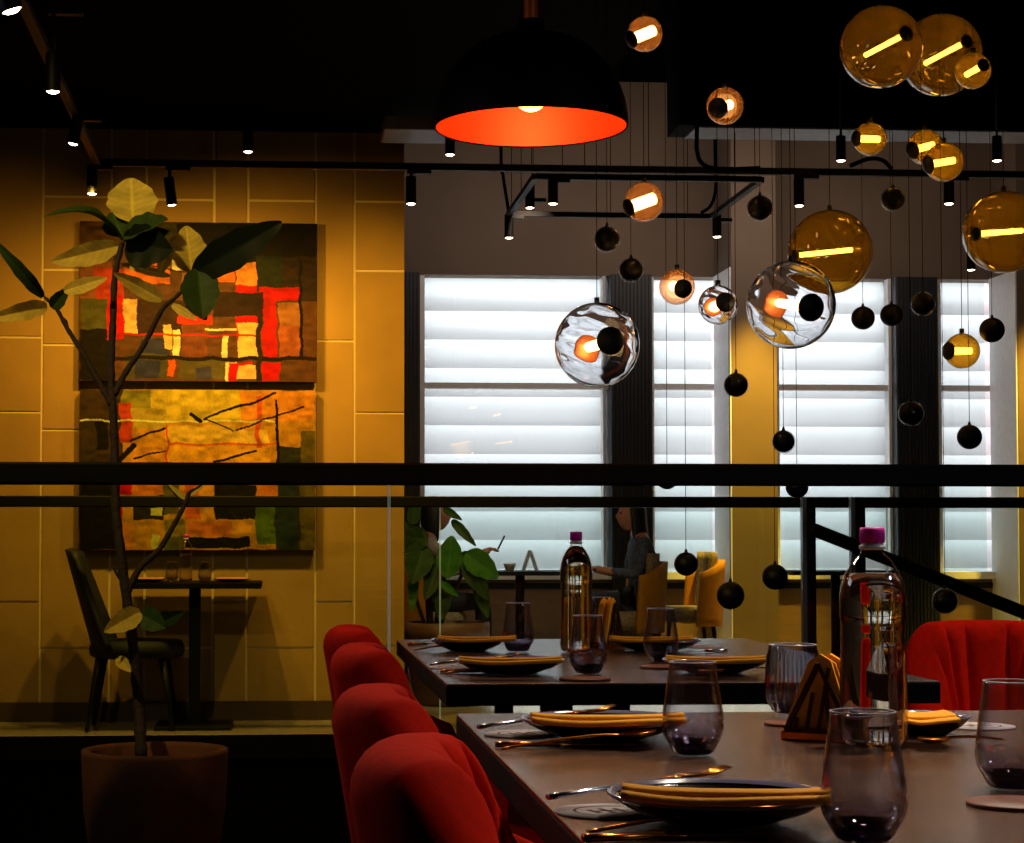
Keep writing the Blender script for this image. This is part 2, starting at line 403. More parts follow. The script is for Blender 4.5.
# ------------------------------------------------------------------ paintings
def rnd(x,y,s=1):
    v=math.sin(x*12.9898*s+y*78.233*s)*43758.5453; return v-math.floor(v)
def vnoise(x,y):
    xi,yi=math.floor(x),math.floor(y); fx,fy=x-xi,y-yi; fx=fx*fx*(3-2*fx); fy=fy*fy*(3-2*fy)
    return (rnd(xi,yi)*(1-fx)+rnd(xi+1,yi)*fx)*(1-fy)+(rnd(xi,yi+1)*(1-fx)+rnd(xi+1,yi+1)*fx)*fy
BR=(96,62,36); DK=(22,16,14); RD=(205,18,12); OR=(235,120,50); CR=(230,190,120); OL=(84,84,40); BL=(50,52,90); TN=(170,110,60); WH=(240,225,170)
P1=[(80,221,317,382,BR),(80,221,150,262,(110,74,44)),(140,221,175,240,(70,70,38)),(175,221,317,262,DK),(80,262,112,300,(140,84,48)),(95,268,125,330,(190,60,30)),(82,300,112,335,OL),(80,330,112,382,DK),
 (108,296,124,340,RD),(124,300,136,335,CR),(124,262,170,284,OR),(172,240,190,270,WH),(182,262,200,285,TN),(136,300,186,336,(58,36,26)),(215,259,234,282,OR),(235,260,256,284,(240,150,70)),(256,255,300,290,(36,44,28)),(282,255,317,300,(50,36,26)),
 (236,284,256,300,RD),(258,286,300,300,RD),(212,292,262,316,(44,26,22)),(262,295,276,360,(190,22,14)),(278,302,300,325,TN),(278,325,300,357,(170,90,50)),(300,300,317,382,(96,60,36)),(178,315,212,324,(215,50,20)),
 (236,316,256,342,RD),(237,323,256,358,CR),(182,325,208,357,(120,66,40)),(140,340,170,360,BL),(164,325,172,350,CR),(173,330,180,358,WH),(223,335,228,358,WH),(126,355,168,380,(76,72,48)),(135,362,160,380,BL),(168,362,175,378,(230,90,30)),(180,360,230,380,(92,84,48)),(196,368,212,380,(66,66,100)),(226,362,236,382,WH),(230,363,252,368,RD),(229,363,238,382,RD),(238,366,256,380,CR),(262,362,280,382,RD),(80,357,317,361,(28,20,16)),(256,300,261,382,(46,30,22)),(108,334,256,336,(190,40,24)),(205,328,236,330,WH)]
P2=[(80,389,315,550,(215,130,40)),(80,389,122,464,(70,44,30)),(122,390,150,420,(150,120,50)),(150,390,240,420,(225,165,60)),(240,390,315,420,(240,130,50)),(96,422,108,450,DK),(120,402,132,442,(215,60,28)),(132,408,165,428,(190,140,60)),(165,425,235,445,(230,160,70)),(235,430,268,445,(245,170,80)),(134,445,164,462,(240,140,50)),(166,446,270,464,(245,150,45)),(255,395,260,448,(230,80,40)),
 (275,446,300,550,(52,48,40)),(300,430,315,550,(110,80,40)),(80,420,96,550,(64,44,28)),(275,400,278,470,DK),(80,420,275,421.5,WH),(166,424,168,464,(225,60,30)),(166,443,275,445,(220,80,30)),
 (80,470,118,550,DK),(118,470,132,495,RD),(132,470,165,495,(225,110,40)),(118,500,122,530,RD),(122,524,132,548,(235,120,50)),(132,496,164,520,(44,34,22)),(150,508,162,516,CR),(164,480,180,515,(110,84,40)),(165,520,186,536,(150,110,40)),(152,535,160,548,CR),(165,536,185,550,(100,84,30)),(186,478,215,520,(225,90,35)),(200,485,225,520,(240,140,50)),(188,522,232,536,(235,110,50)),(232,522,252,533,(240,140,60)),(186,537,250,548,(26,22,20)),(215,484,256,520,(28,22,18)),(255,470,276,500,(225,110,50)),(256,505,275,545,(90,100,26)),(278,478,296,550,(44,50,50))]
LN2=[(205,418,275,393,2.2),(235,430,303,405,1.6),(130,440,165,427,2),(134,458,165,450,1.6),(190,414,202,420,3),(215,462,255,451,2.2),(118,462,133,445,5),(205,418,232,431,1.2)]
def painting(name,label,R,rects,lines):
    x0,y0,x1,y1=R; t=thing(name,label,'painting',group='abstract canvases on the tiled wall')
    A=atY(x0,y0,YT-.08); B=atY(x1,y1,YT-.08)
    t.location=((A.x+B.x)/2,YT-.08,B.z)
    nx,nz=(x1-x0),(y1-y0)
    def pos(u,v): return ((A.x+u*(B.x-A.x))-t.location.x,-.0005,(A.z+v*(B.z-A.z))-t.location.z)
    def colr(u,v):
        X=x0+u*nx; Y=y0+v*ny_
        X+= (vnoise(Y*.09,X*.05)-.5)*3.5+(vnoise(Y*.5,X*.3)-.5)*.8; Y+=(vnoise(X*.08+9,Y*.05)-.5)*3+(vnoise(X*.5,Y*.3)-.5)*.7
        c=BR
        for a,b,c_,d_,k in rects:
            if a<=X<=c_ and b<=Y<=d_: c=k
        for ax,ay,bx,by,w in lines:
            dx,dy=bx-ax,by-ay; tt=max(0,min(1,((X-ax)*dx+(Y-ay)*dy)/(dx*dx+dy*dy)))
            if math.hypot(X-ax-tt*dx,Y-ay-tt*dy)<w*.6: c=DK
        s=(.10+.30*min(1,max(0,(Y-y0)/(nz*.6))) if y0<300 else .24)+.36*vnoise(X*.12,Y*.25)+.12*(vnoise(X*.9,Y*.5)-.5)  # upper canvas darkens toward its top, uneven light put into the paint
        return tuple(v*s for v in lin(c))
    ny_=nz
    if y0>300: rects=[(a,b,c,d,(k[0],min(255,int(k[1]*1.22)),k[2])) if k!=RD else (a,b,c,d,k) for a,b,c,d,k in rects]
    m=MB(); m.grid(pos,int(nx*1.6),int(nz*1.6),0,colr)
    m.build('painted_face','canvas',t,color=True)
    MB().box(A.x-t.location.x,B.x-t.location.x,0,.052,0,A.z-B.z).build('stretcher','canvas_side',t)
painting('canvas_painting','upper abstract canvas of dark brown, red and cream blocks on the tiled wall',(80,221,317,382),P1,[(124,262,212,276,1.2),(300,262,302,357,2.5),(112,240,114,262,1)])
painting('canvas_painting','lower abstract canvas with orange field and diagonal dark strokes, crossed by the rail',(80,389,315,550),P2,LN2)
# ------------------------------------------------------------------ glass railings
def railing(name,label,Y,ztop,hh,joints,xa,xb):
    t=thing(name,label,'railing',(0,Y,0))
    MB().box(xa,xb,-.03,.03,ztop-hh,ztop).build('handrail','rail',t,bevel=.006)
    xs=[xa]+joints+[xb]
    for a,b in zip(xs[:-1],xs[1:]):
        m=MB(); a_,b_=a+.0035,b-.0035; zz0,zz1=.02,ztop-hh
        m.add([(a_,0,zz0),(b_,0,zz0),(b_,0,zz1),(a_,0,zz1)],[(0,1,2,3)],0)
        m.box(a_-.002,a_,-.005,.005,zz0,zz1,1); m.box(b_,b_+.002,-.005,.005,zz0,zz1,1)
        m.build('glass_panel',['rglass','gedge'],t)
    MB().box(xa,xb,-.03,.03,(0 if Y<7 else -.1),(.05 if Y<7 else -.004)).build('base_channel','rail',t)
    return t
YR1,YR2=5.2,9.87
zr1=ZY(463.5,YR1); zr2=ZY(496.5,YR2)
j1=XY(389,YR1); j2=XY(440,YR2); j3=XY(887,YR2)
railing('glass_railing','glass railing with thick black handrail just behind the tables',YR1,zr1,zr1-ZY(485.5,YR1),[j1],XL,XR)
railing('glass_railing','farther glass railing with thinner black handrail along the raised floor',YR2,zr2,zr2-ZY(507.5,YR2),[j2,j3],XL,XR)
# stair balustrade
t=thing('stair_balustrade','black stair handrail slanting down to the right behind the globes','railing',(0,0,0))
YS=9.45
for px,w in((810,.045),(859,.05)):
    q=atY(px,500,YS); m=MB().box(q.x-w/2,q.x+w/2,YS-.025,YS+.025,-.1,1.2); m.build('post','rail',t,bevel=.004)
    MB().box(q.x-w/2-.022,q.x-w/2-.001,YS-.02,YS+.02,-.1,1.2).build('steel_edge','steel',t)
a=atY(812,529,YS-.05); b=atY(1030,615,YS-.05); e=b+(b-a)*.6
MB().bar(a,e,.04,.065).build('sloping_handrail','rail',t,bevel=.008)
for k in range(3):
    q=b+(e-b)*(k/2); MB().box(q.x-.02,q.x+.02,YS-.07,YS-.03,q.z-1.0,q.z-.03).build('post','rail',t)
MB().prism([(a.x-.1,-.12),(a.x-.1,-.35),(e.x,e.z-1.3),(e.x,e.z-1.02)],YS-.06,YS-.02).build('stringer','rail',t)
# ------------------------------------------------------------------ track lights
def track(name,label,segs,hang=True,zc=ZL):
    t=thing(name,label,'light track')
    for a,b in segs: MB().bar(a,b,.036,.034).build('rail_bar','black',t,bevel=.003)
    if hang:
        for a,b in segs:
            for k in (.12,.5,.88):
                q=Vector(a).lerp(Vector(b),k); top = ZL if q.x<XC and q.y<YT else ZC
                MB().tube([q,(q.x,q.y,top)],.0025,6).build('hanging_wire','cord',t)
    return t
YTr=9.4; zt=ZY(168,YTr,500)
A0=Vector((XY(95,YTr),YTr,zt)); A1=Vector((XY(1060,YTr),YTr,zt))
track('ceiling_track','long black light track running across the room below the ceiling',[(A0,A1)])
B0=Vector((A0.x,YTr-.02,zt)); B1=Vector((A0.x+.03,3.4,zt))
track('ceiling_track','black light track coming toward the viewer at the upper left',[(B0,B1)])
C=[atZ(533,177,3.12),atZ(768,179,3.12),atZ(713,215.5,3.12),atZ(508,215,3.12)]
yN=(C[0].y+C[1].y)/2; yF=(C[2].y+C[3].y)/2
C=[Vector((XY(536,yN),yN,3.12)),Vector((XY(764,yN),yN,3.12)),Vector((XY(764,yN),yF,3.12)),Vector((XY(536,yN),yF,3.12))]
track('ceiling_track','rectangular black light track hanging in front of the taupe wall',[(C[0],C[1]),(C[1],C[2]),(C[2],C[3]),(C[3],C[0])])
for nm,pts,Y in (('power_cable',[(697,100),(697,150),(706,166),(730,169),(760,168)],9.38),('power_cable',[(715,142),(716,185),(711,205),(701,213)],12.6),('power_cable',[(501,150),(503,175),(506,195),(509,214)],12.6),('power_cable',[(850,166),(868,159),(882,160),(892,169)],9.38)):
    lab={697:'black cable dropping from the ceiling and bending onto the long track',715:'black cable feeding the right corner of the rectangular track',501:'black cable feeding the left corner of the rectangular track behind the orange lamp',850:'short black cable arching over the long track beside an amber globe'}[pts[0][0]]
    P=[atY(x,y,Y) for x,y in pts]
    if pts[0][0]!=850: P=[Vector((P[0].x,P[0].y,ZC))]+P
    P=interp(P,6)
    tag(MB().tube(P,.011,8).build(nm,'cord'),lab,'cable')
def spotlamp(px,py,Y,label,h=.15,r=.028,tilt=None,top=None,adapter=False):
    """px,py : centre of glowing lens"""
    q=atY(px,py,Y); t=thing('track_spotlight',label,'spotlight',q,0,'black cylindrical spotlights on the ceiling tracks')
    d=Vector(tilt) if tilt else Vector((0,0,-1)); d.normalize()
    m=MB(); R=(-d).to_track_quat('Z','Y').to_matrix()
    m.lathe([(r*.82,.004),(r*.97,0),(r,.004),(r,h),(r*.9,h+.006),(1e-4,h+.006)],24,mat=R); m.build('lamp_body','black',t)
    MB().lathe([(1e-4,-.006),(r*.5,-.004),(r*.84,.002)],24,mat=R).build('lens','lens',t)
    top_z = top if top is not None else zt
    c=(-d)*(h*.75); MB().tube([c+Vector((0,.0,0)),(c.x,c.y,top_z-q.z-.012)],.008,8).build('stem','black',t)
    if adapter: MB().box(c.x-.02,c.x+.1,-.02,.02,top_z-q.z-.035,top_z-q.z-.012).build('adapter','black',t,bevel=.003)
    return q
SP=[(12,11,4.35,'spotlight at the top left corner with a wide warm glow',zt,(.35,.1,-1)),
 (53,92,6.6,'second spotlight along the left track, white lens facing down',zt,None),
 (73,144,8.3,'third spotlight along the left track, close to the corner',zt,(-.2,.05,-1)),
 (92,194,YTr,'spotlight hanging under the corner where the two tracks meet',zt,None),
 (172,205,YTr,'tilted spotlight on the long track above the fiddle leaf tree',zt,(.12,.1,-1)),
 (248,152,9.9,'spotlight just above the long track over the paintings',ZL,None),
 (411,204,YTr,'spotlight on the long track at the edge of the tiled wall',zt,None),
 (450,155,9.9,'small spotlight right under the left side of the orange lamp',ZL,None),
 (509,238,yF,'spotlight under the far left corner of the rectangular track',3.12,None),
 (530,208,(yN+yF)/2,'left one of the close pair of spotlights on the rectangular track',3.12,None),
 (553,204,yN,'right one of the close pair of spotlights on the rectangular track',3.12,None),
 (717,237,yF,'spotlight under the far right corner of the rectangular track',3.12,None),
 (799,206,YTr,'spotlight on the long track above the two big overlapping globes',zt,None),
 (841,161,11.6,'spotlight left of the small amber globe under the duct',ZC,None),
 (949,204,YTr,'spotlight on the long track under the pair of small amber globes',zt,None),
 (997,161,11.6,'spotlight at the right end under the duct',ZC,None),
 (971,270,12.5,'low spotlight at the left edge of the big amber globe on the right',3.2,None)]
SPQ=[]
for px,py,Y,lab,top,tl in SP:
    SPQ.append(spotlamp(px,py,Y,lab,h=.13 if Y<11 else .15,r=.026 if Y<11 else .03,tilt=tl,top=top,adapter=(top==zt or top==3.12)))
# ------------------------------------------------------------------ dome pendant lamp
YP=4.9; c=atY(531,127,YP); R_=197/2*YP/F
t=thing('dome_pendant','large black dome pendant lamp with glowing orange inside on a copper rod','pendant lamp',c)
H=.245
pr=[]
for i in range(17):
    a=i/16*PI/2; pr.append((max(.03,R_*math.cos(a)**.9) if i<16 else .03, H*math.sin(a)))
MB().lathe(pr,64).build('shade','shadeout',t)
MB().lathe([(max(.01,(r-.006)),z-.004 if z>.01 else z) for r,z in pr],64).build('shade_lining','shadein',t)
MB().lathe([(R_-.006,0),(R_-.003,-.003),(R_,0)],64).build('rim','shadeout',t)
MB().lathe([(.034,H-.01),(.036,H+.03),(.02,H+.036)],24).build('neck','shadeout',t)
MB().lathe([(.0185,H+.03),(.0185,ZL-c.z-.02)],24).build('rod','copper',t)
MB().lathe([(.06,ZL-c.z-.022),(.06,ZL-c.z-.001),(.001,ZL-c.z-.001)],24).build('ceiling_rose','shadeout',t)
MB().sphere((0,0,.085),.045,24,16).build('bulb','bulb',t)
MB().tube([(0,0,.12),(0,0,H-.01)],.02,12).build('lamp_holder','black',t)
# ------------------------------------------------------------------ glass globe pendants
def globe(px,py,rp,Y,mat,axis,capr,tr,label,tube='tube',cord=True,disc=False,toff=0,tl=(.9,-.6)):
    """axis = (dx,dy) image offset of the cap divided by radius; toward the viewer"""
    q=atY(px,py,Y); s=Y/F; R=rp*s
    ax,az=axis; ay=-math.sqrt(max(0,1-ax*ax-az*az)); dv=(q-CAM).normalized(); rt=dv.cross(Vector((0,0,1))).normalized(); n=(rt*ax+rt.cross(dv)*az+dv*ay).normalized()
    t=thing('globe_pendant',label,'pendant lamp',q,0,'glass globe pendants hanging over the void')
    g=MB().sphere((0,0,0),R,64,44)
    if mat=='clear':
        base=len(g.v); g2=MB().sphere((0,0,0),R,96,64)
        vv=[]
        for x,y,z in g2.v:
            k=R*.965+ R*.03*(vnoise(x/R*2.2+z/R*3.2+5,z/R*2.6-y/R*2.0+3)-.5); L_=math.sqrt(x*x+y*y+z*z); vv.append((x*k/L_,y*k/L_,z*k/L_))
        g.add(vv,[tuple(reversed(f)) for f in g2.f],0,True)
    g.build('glass_globe',mat,t)
    MB().disc(n*(R*.95),n,capr*s,.012,32,dome=.01).build('end_cap','cap',t)
    MB().tube([n*(R*tl[0]),n*(R*tl[1])],tr*s,16).build('light_tube',tube,t)
    if disc: MB().disc(n*(R*-.72),n,capr*1.0*s,.006,32).build('reflector_disc','disc',t)
    top=(ZL if (q.x<XC) else ZC)-q.z
    st=n*(R*.95); 
    MB().tube([(0,0,R-.002),(0,0,R+.02)],.010,10).build('fitting','cap',t)
    MB().tube([(0,0,R+.01),(0,0,top)],.0015,6).build('cord','cord',t)
    return t
globe(881,47,42,7.4,'amber',(.62,.29),8,2.4,'large amber globe at the top, leftmost of the top right cluster','ambtube')
globe(941,55,42,7.9,'amber',(.62,.29),7,2.4,'large amber globe at the top partly behind its neighbour','ambtube')
globe(973,71,18.5,7.2,'amber',(.58,.30),6.5,2.8,'small amber globe overlapping the right side of the two large top ones','ambtube')
globe(645,34,18,7.2,'peach',(-.80,-.30),9,5.5,'small glowing globe at the top right of the orange dome lamp')
globe(725,106,19,7.5,'peach',(-.38,-.10),10.5,5,'small glowing globe with round black cap left of the big top cluster')
globe(644,202,20,7.6,'peach',(-.82,-.28),9,6,'small glowing globe beside the rectangular light track')
globe(677,287,18,7.6,'peach',(.35,-.10),9.5,5,'small glowing globe at the window top, left one of two')
globe(718,305,20,7.3,'clear',(.38,.14),10,5,'small clear globe at the window top, right one of two',disc=True)
globe(870,139,17,7.8,'amber',(-.86,.08),8,3.4,'small amber globe hanging just under the ceiling duct','ambtube')
globe(925,147,18,8.2,'amber',(-.72,-.16),9,3.4,'small amber globe half hidden behind a nearer one','ambtube')
globe(944,162,20,7.8,'amber',(-.82,-.10),9,3.4,'small amber globe in front of the half hidden one','ambtube')
globe(962,351,18,7.8,'amber',(-.78,0.02),9,3.4,'small amber globe low in front of the rightmost window','ambtube')
globe(597,345,43,7.2,'clear',(.32,.10),14,5.5,'large clear globe with rippled reflections in front of the first window',disc=True)
globe(791,305,45,7.1,'clear',(.46,-.07),14,5,'large clear globe with copper disc inside in front of the yellow pillar',disc=True)
globe(830,252,43,7.9,'amber',(-.84,-.06),6,2.4,'large amber globe directly behind the large clear one','ambtube')
globe(1004,232,42,7.5,'amber',(-.69,-.02),7,2.6,'large amber globe cut off by the right edge of the picture','ambtube')
# dark balls
BALLS=[(760,208,13.5,7.6,'right of the rectangular light track',1),(893,199,12.5,7.7,'under the small amber globe below the duct',1),(607,239,13.5,7.5,'left one of two above the large clear globe',1),(631,270,12.5,7.8,'right one of two above the large clear globe',1),
 (863,318,12,8.0,'left one of the side by side pair before the third window',0),(891.5,315,11.5,8.1,'right one of the side by side pair before the third window',0),(923,304,12.5,7.6,'at the top of the right dark cladding',1),(992,330,12.8,7.7,'high up at the right beside the last window',0),
 (736,385,12.8,7.5,'on the left edge of the yellow pillar',1),(911,413.5,13,7.6,'halfway down the right dark cladding',1),(969.5,437,12.6,7.4,'lowest above the handrail at the right',0),(783.5,441.5,12,7.8,'just above the handrail beside the yellow pillar',1),
 (667,478,11.5,7.8,'half hidden by the handrail below the second window',0),(797,487,11.5,7.8,'tucked under the handrail right of the yellow pillar',0),(686,564,12,7.5,'in front of the low window part beside the seated woman',0),(730.5,595.5,14,6.9,'lowest of all, in front of the bottom of the yellow pillar',0),
 (775,577,13,7.3,'behind glass on the right side of the yellow pillar',0),(945,601,13.5,7.2,'peeking above the red chair back at the right',1)]
for px,py,rp,Y,lab,sh in BALLS:
    q=atY(px,py,Y); r=rp*Y/F
    t=thing('ball_pendant','small black ball pendant '+lab,'pendant lamp',q,0,'small black ball pendants hanging over the void')
    MB().sphere((0,0,0),r*(.93 if sh else 1),32,20).build('ball','ball',t)
    if sh: MB().sphere((0,0,0),r,32,20).build('glass_shell','shell',t)
    MB().tube([(0,0,r-.004),(0,0,r+.012)],[.008,.004],10).build('fitting','cap',t)
    MB().tube([(0,0,r+.008),(0,0,(ZL if q.x<XC else ZC)-q.z)],.0013,6).build('cord','cord',t)
# ------------------------------------------------------------------ tables
def dining_table(label,x0,x1,y0,y1,posts,z=.75,th=.034,rz=0):
    t=thing('dining_table',label,'table',((x0+x1)/2,(y0+y1)/2,0),rz)
    w,l=(x1-x0)/2,(y1-y0)/2
    MB().box(-w,w,-l,l,z-.004,z).build('tabletop','table',t,bevel=.0015)
    MB().box(-w,w,-l,l,z-th-.004,z-.004).build('table_edge','tedge',t,bevel=.002)
    for (x,y) in posts:
        MB().box(x-.025,x+.025,y-.03,y+.03,.02,z-th-.004).build('leg','black',t,bevel=.003)
    ys=[p[1] for p in posts]; xs=[p[0] for p in posts]
    for y in sorted(set(ys)):
        MB().box(min(xs)-.12,max(xs)+.12,y-.04,y+.04,0,.02).build('foot_bar','black',t,bevel=.003)
    return t
fl=atZ(455.5,713,.75); nx0=fl.x; ny1=fl.y
dining_table('near long brown dining table, the closest to the viewer',nx0,nx0+.86,.95,ny1-.01,[(-.1,.5),(.1,.5),(-.1,-.45),(.1,-.45)])
g0=atZ(444,684,.75); g1=atZ(398,639.5,.75)
fx0=(g0.x+g1.x)/2; fy0=g0.y; fy1=g1.y
dining_table('farther brown dining table standing behind the near one',fx0,fx0+.86,fy0,fy1,[])
ft=bpy.data.objects['dining_table.001'] if 'dining_table.001' in bpy.data.objects else None
tx=(fx0+fx0+.86)/2; ty=(fy0+fy1)/2
for px in (560,617):
    yy=fy0+.22; x=XY(px,yy)-tx
    for s in (0,.9):
        MB().box(x-.02,x+.02,yy-ty+s-.02,yy-ty+s+.02,.02,.712).build('leg','black',ft,bevel=.003)
for s in (0,.9): MB().box(-.3,.05,fy0+.22-ty+s-.04,fy0+.22-ty+s+.04,0,.02).build('foot_bar','black',ft,bevel=.003)
# ------------------------------------------------------------------ red tub chairs
def tub_chair(label):
    t=thing('tub_chair',label,'chair',group='red velvet tub chairs at the dining tables')
    A,B,T=.20,.185,.115
    def path(th):
        c,s=math.cos(th),math.sin(th)
        return Vector((-A*math.copysign(abs(c)**.75,c), B*math.copysign(abs(s)**.75,s),0))
    NT,NS=200,28; TH=math.radians(104)
    vs=[];fs=[]
    for i in range(NT+1):
        th=-TH+2*TH*i/NT; p=path(th); d=(path(th+.02)-path(th-.02)).normalized(); n=Vector((d.y,-d.x,0))
        if n.dot(Vector((p.x,p.y,0)))<0: n=-n            # outward
        k=max(0,(abs(th)-math.radians(34))/(TH-math.radians(34))); k=k*k*(3-2*k)
        z1=.800-.24*k-.012*(th/1.0)**2*(1-k); z0=.36; ri=T/2*(1-.18*k)
        endf=1.0
        e=min(1,(TH-abs(th))/.10); endf=max(.04,math.sqrt(max(0,1-(1-e)**2)))
        ch=-.020*(1-abs(math.cos(th*8.0))**.5)
        for j in range(NS):
            a=2*PI*j/NS; ca,sa=math.cos(a),math.sin(a)
            # outward coordinate and height, a tall stadium with round top
            off=math.copysign(abs(ca)**.75,ca)*ri
            if ca<0: off -= ch*max(0,(abs(ca)-.4)/.6)
            hz=(z1+z0)/2+ (sa)*0
            if sa>=0: z=z1-ri*1.15+ri*1.15*abs(sa)**.9
            else: z=z0+ri*.5-ri*.5*abs(sa)
            if abs(sa)<.12: z = z0+ri*.5+(z1-ri*1.15-z0-ri*.5)*(sa/.12*.5+.5)
            mid=(z0+z1)/2
            zl=mid+(z-mid)*(.6+.4*endf); lean=.10*max(0,(.78-zl)/.42)**1.2
            vs.append(p+n*(off*endf-lean*.8)+Vector((0,0,zl)))
    for i in range(NT):
        for j in range(NS): fs.append((i*NS+j,i*NS+(j+1)%NS,(i+1)*NS+(j+1)%NS,(i+1)*NS+j))
    fs += [tuple(reversed(range(NS))),tuple(range(NT*NS,(NT+1)*NS))]
    MB().add(vs,fs,0,True).build('backrest','red',t)
    def seat(u,v):
        a=2*PI*u; r=min(1,v*1.0); 
        return (0,0,0)
    pr=[(1e-4,.375),(.18,.375),(.205,.39),(.21,.42),(.20,.452),(.16,.468),(.08,.474),(1e-4,.475)]
    MB().lathe(pr,40,(.06,0,0),mat=Matrix.Diagonal((1.12,.82,1)).to_3x3()).build('seat','red',t)
    for sx,sy in((-1,-1),(1,-1),(1,1),(-1,1)):
        MB().tube([(sx*.15,sy*.14,.38),(sx*.21,sy*.19,.0)],[.016,.010],12).build('leg','black',t)
    return t
def chair_at(px,yt,y,rz=0): pass
ch=tub_chair('red velvet tub chair nearest to the viewer on the left')
Xo=.332
ch.location=(Xo-.012,1.88,0); ch.rotation_euler=(0,0,math.radians(-6))
dup(ch,(Xo-.012,2.58,0),0,'second nearest red velvet tub chair on the left')
dup(ch,(Xo+.012,3.62,0),0,'third red velvet tub chair on the left, nearer one at the farther table')
dup(ch,(Xo+.015,4.38,0),0,'farthest red velvet tub chair of the left row')
q=atY(1012,612,4.45)
dup(ch,(q.x-.065,4.36,0),math.radians(-100),'red velvet tub chair on the right with vertical channels facing the viewer')
# ------------------------------------------------------------------ tableware
ZTAB=.75
def plate(px,py,w,label):
    """px,py centre of the rim ellipse"""
    zr=.024; q=atZ(px,py,ZTAB+zr); d=(q-CAM).dot(Vector((FW.x,FW.y,0)).normalized()); R=w/2*d/F
    t=thing('dinner_plate',label,'plate',(q.x,q.y,ZTAB))
    MB().lathe([(1e-4,.0012),(R*.5,.0012),(R*.56,.004),(R*.8,.012),(R*.97,.0215),(R,.024),(R*.985,.0255),(R*.9,.020),(R*.70,.0125),(R*.55,.009),(1e-4,.008)],64).build('dish','plate',t)
    MB().lathe([(R*.965,.0215),(R*1.004,.0238),(R*1.0,.0262),(R*.965,.0252),(R*.93,.0225)],64).build('glazed_rim','prim',t)
    return q,R
def napkin(pa,pb,z,w,label,h=.012,fold=True):
    """orange napkin folded into a strip between two image points at height z"""
    A=atZ(*pa,z); B=atZ(*pb,z); d=(B-A); L=d.length; d.normalize(); n=Vector((-d.y,d.x,0))
    t=MB()
    for k in range(2):
        ww=w*(1-.30*k); o=n*(.005*k)
        def fn(u,v,k=k,ww=ww,o=o):
            a=2*PI*v; y=math.copysign(abs(math.cos(a))**.5,math.cos(a))*ww/2; zz=math.copysign(abs(math.sin(a))**.5,math.sin(a))*h*.30
            sag=.005*math.sin(u*PI)+.001*math.sin(u*7+k)
            p=A+d*(L*u)+n*(y+.001*math.sin(u*5+k))+o
            return (p.x,p.y,z+zz+k*h*.33-sag)
        t.grid(fn,28,16,0)
        # end caps
        b=len(t.v)-29*17
        t.f.append(tuple(b+j*29 for j in range(16))); t.m.append(0); t.sm.append(False)
        t.f.append(tuple(b+28+j*29 for j in reversed(range(16)))); t.m.append(0); t.sm.append(False)
    return tag(t.build('folded_napkin','napkin'),label,'napkin',group='orange napkins folded on plates')
def spoon(A,B,label,mat='gold'):
    """A handle end, B bowl tip"""
    A=Vector(A);B=Vector(B); t=thing('spoon',label,'spoon',A); d=B-A; L=d.length; d.normalize(); s=d.cross(Vector((0,0,1))).normalized(); n=s.cross(d)
    pts=[d*(L*k/12)+n*(.004*math.sin(k/12*PI)*(1 if k<9 else .5)) for k in range(10)]
    m=MB(); vs=[];fs=[]
    rw=[.0055,.0055,.005,.0045,.004,.0036,.0034,.0032,.0032,.0034]
    for p,r in zip(pts,rw):
        for a in range(8):
            an=PI/4*a; vs.append(p+s*(math.cos(an)*r)+n*(math.sin(an)*.0018))
    for i in range(9):
        for a in range(8): fs.append((i*8+a,i*8+(a+1)%8,i*8+8+(a+1)%8,i*8+8+a))
    m.add(vs,fs+[tuple(reversed(range(8)))],0,True).build('handle',mat,t)
    c0=pts[-1]; bl=L-(c0.length); 
    def fn(u,v):
        uu=u; w=.019*math.sin(PI*min(1,max(.0,uu))**.8)**.6 if 0<uu<1 else .0008
        y=(v-.5)*2; return c0+d*(uu*bl)+s*(y*w)-n*(.0065*(1-y*y)*math.sin(PI*uu)**.7) + n*.001
    o=MB().grid(fn,16,10).build('bowl',mat,t); so=o.modifiers.new('thick','SOLIDIFY'); so.thickness=.0012
def fork(A,B,label,mat='gold',hm='silver'):
    A=Vector(A);B=Vector(B); t=thing('fork',label,'fork',A); d=B-A; L=d.length; d.normalize(); s=d.cross(Vector((0,0,1))).normalized(); n=s.cross(d)
    MB().tube([d*0,d*(L*.12),d*(L*.5)],[.0058,.0055,.0042],10,flat=.5).build('handle',hm,t)
    m=MB().tube([d*(L*.49),d*(L*.68),d*(L*.73)],[.004,.0045,.010],10,flat=.3)
    for k in(-1.5,-.5,.5,1.5):
        m.tube([d*(L*.72)+s*(k*.0048),d*(L*.9)+s*(k*.0052)+n*(-.001),d*L+s*(k*.005)+n*.003],[.0019,.0015,.0008],6)
    m.build('tines',mat,t)
def knife(A,B,label,mat='silver'):
    A=Vector(A);B=Vector(B); t=thing('table_knife',label,'knife',A); d=B-A; L=d.length; d.normalize(); s=d.cross(Vector((0,0,1))).normalized(); n=s.cross(d)
    MB().tube([d*0,d*(L*.1),d*(L*.45)],[.006,.006,.005],10,flat=.6).build('handle',mat,t)
    MB().tube([d*(L*.44),d*(L*.55),d*(L*.85),d*L],[.006,.009,.009,.003],10,flat=.12).build('blade',mat,t)
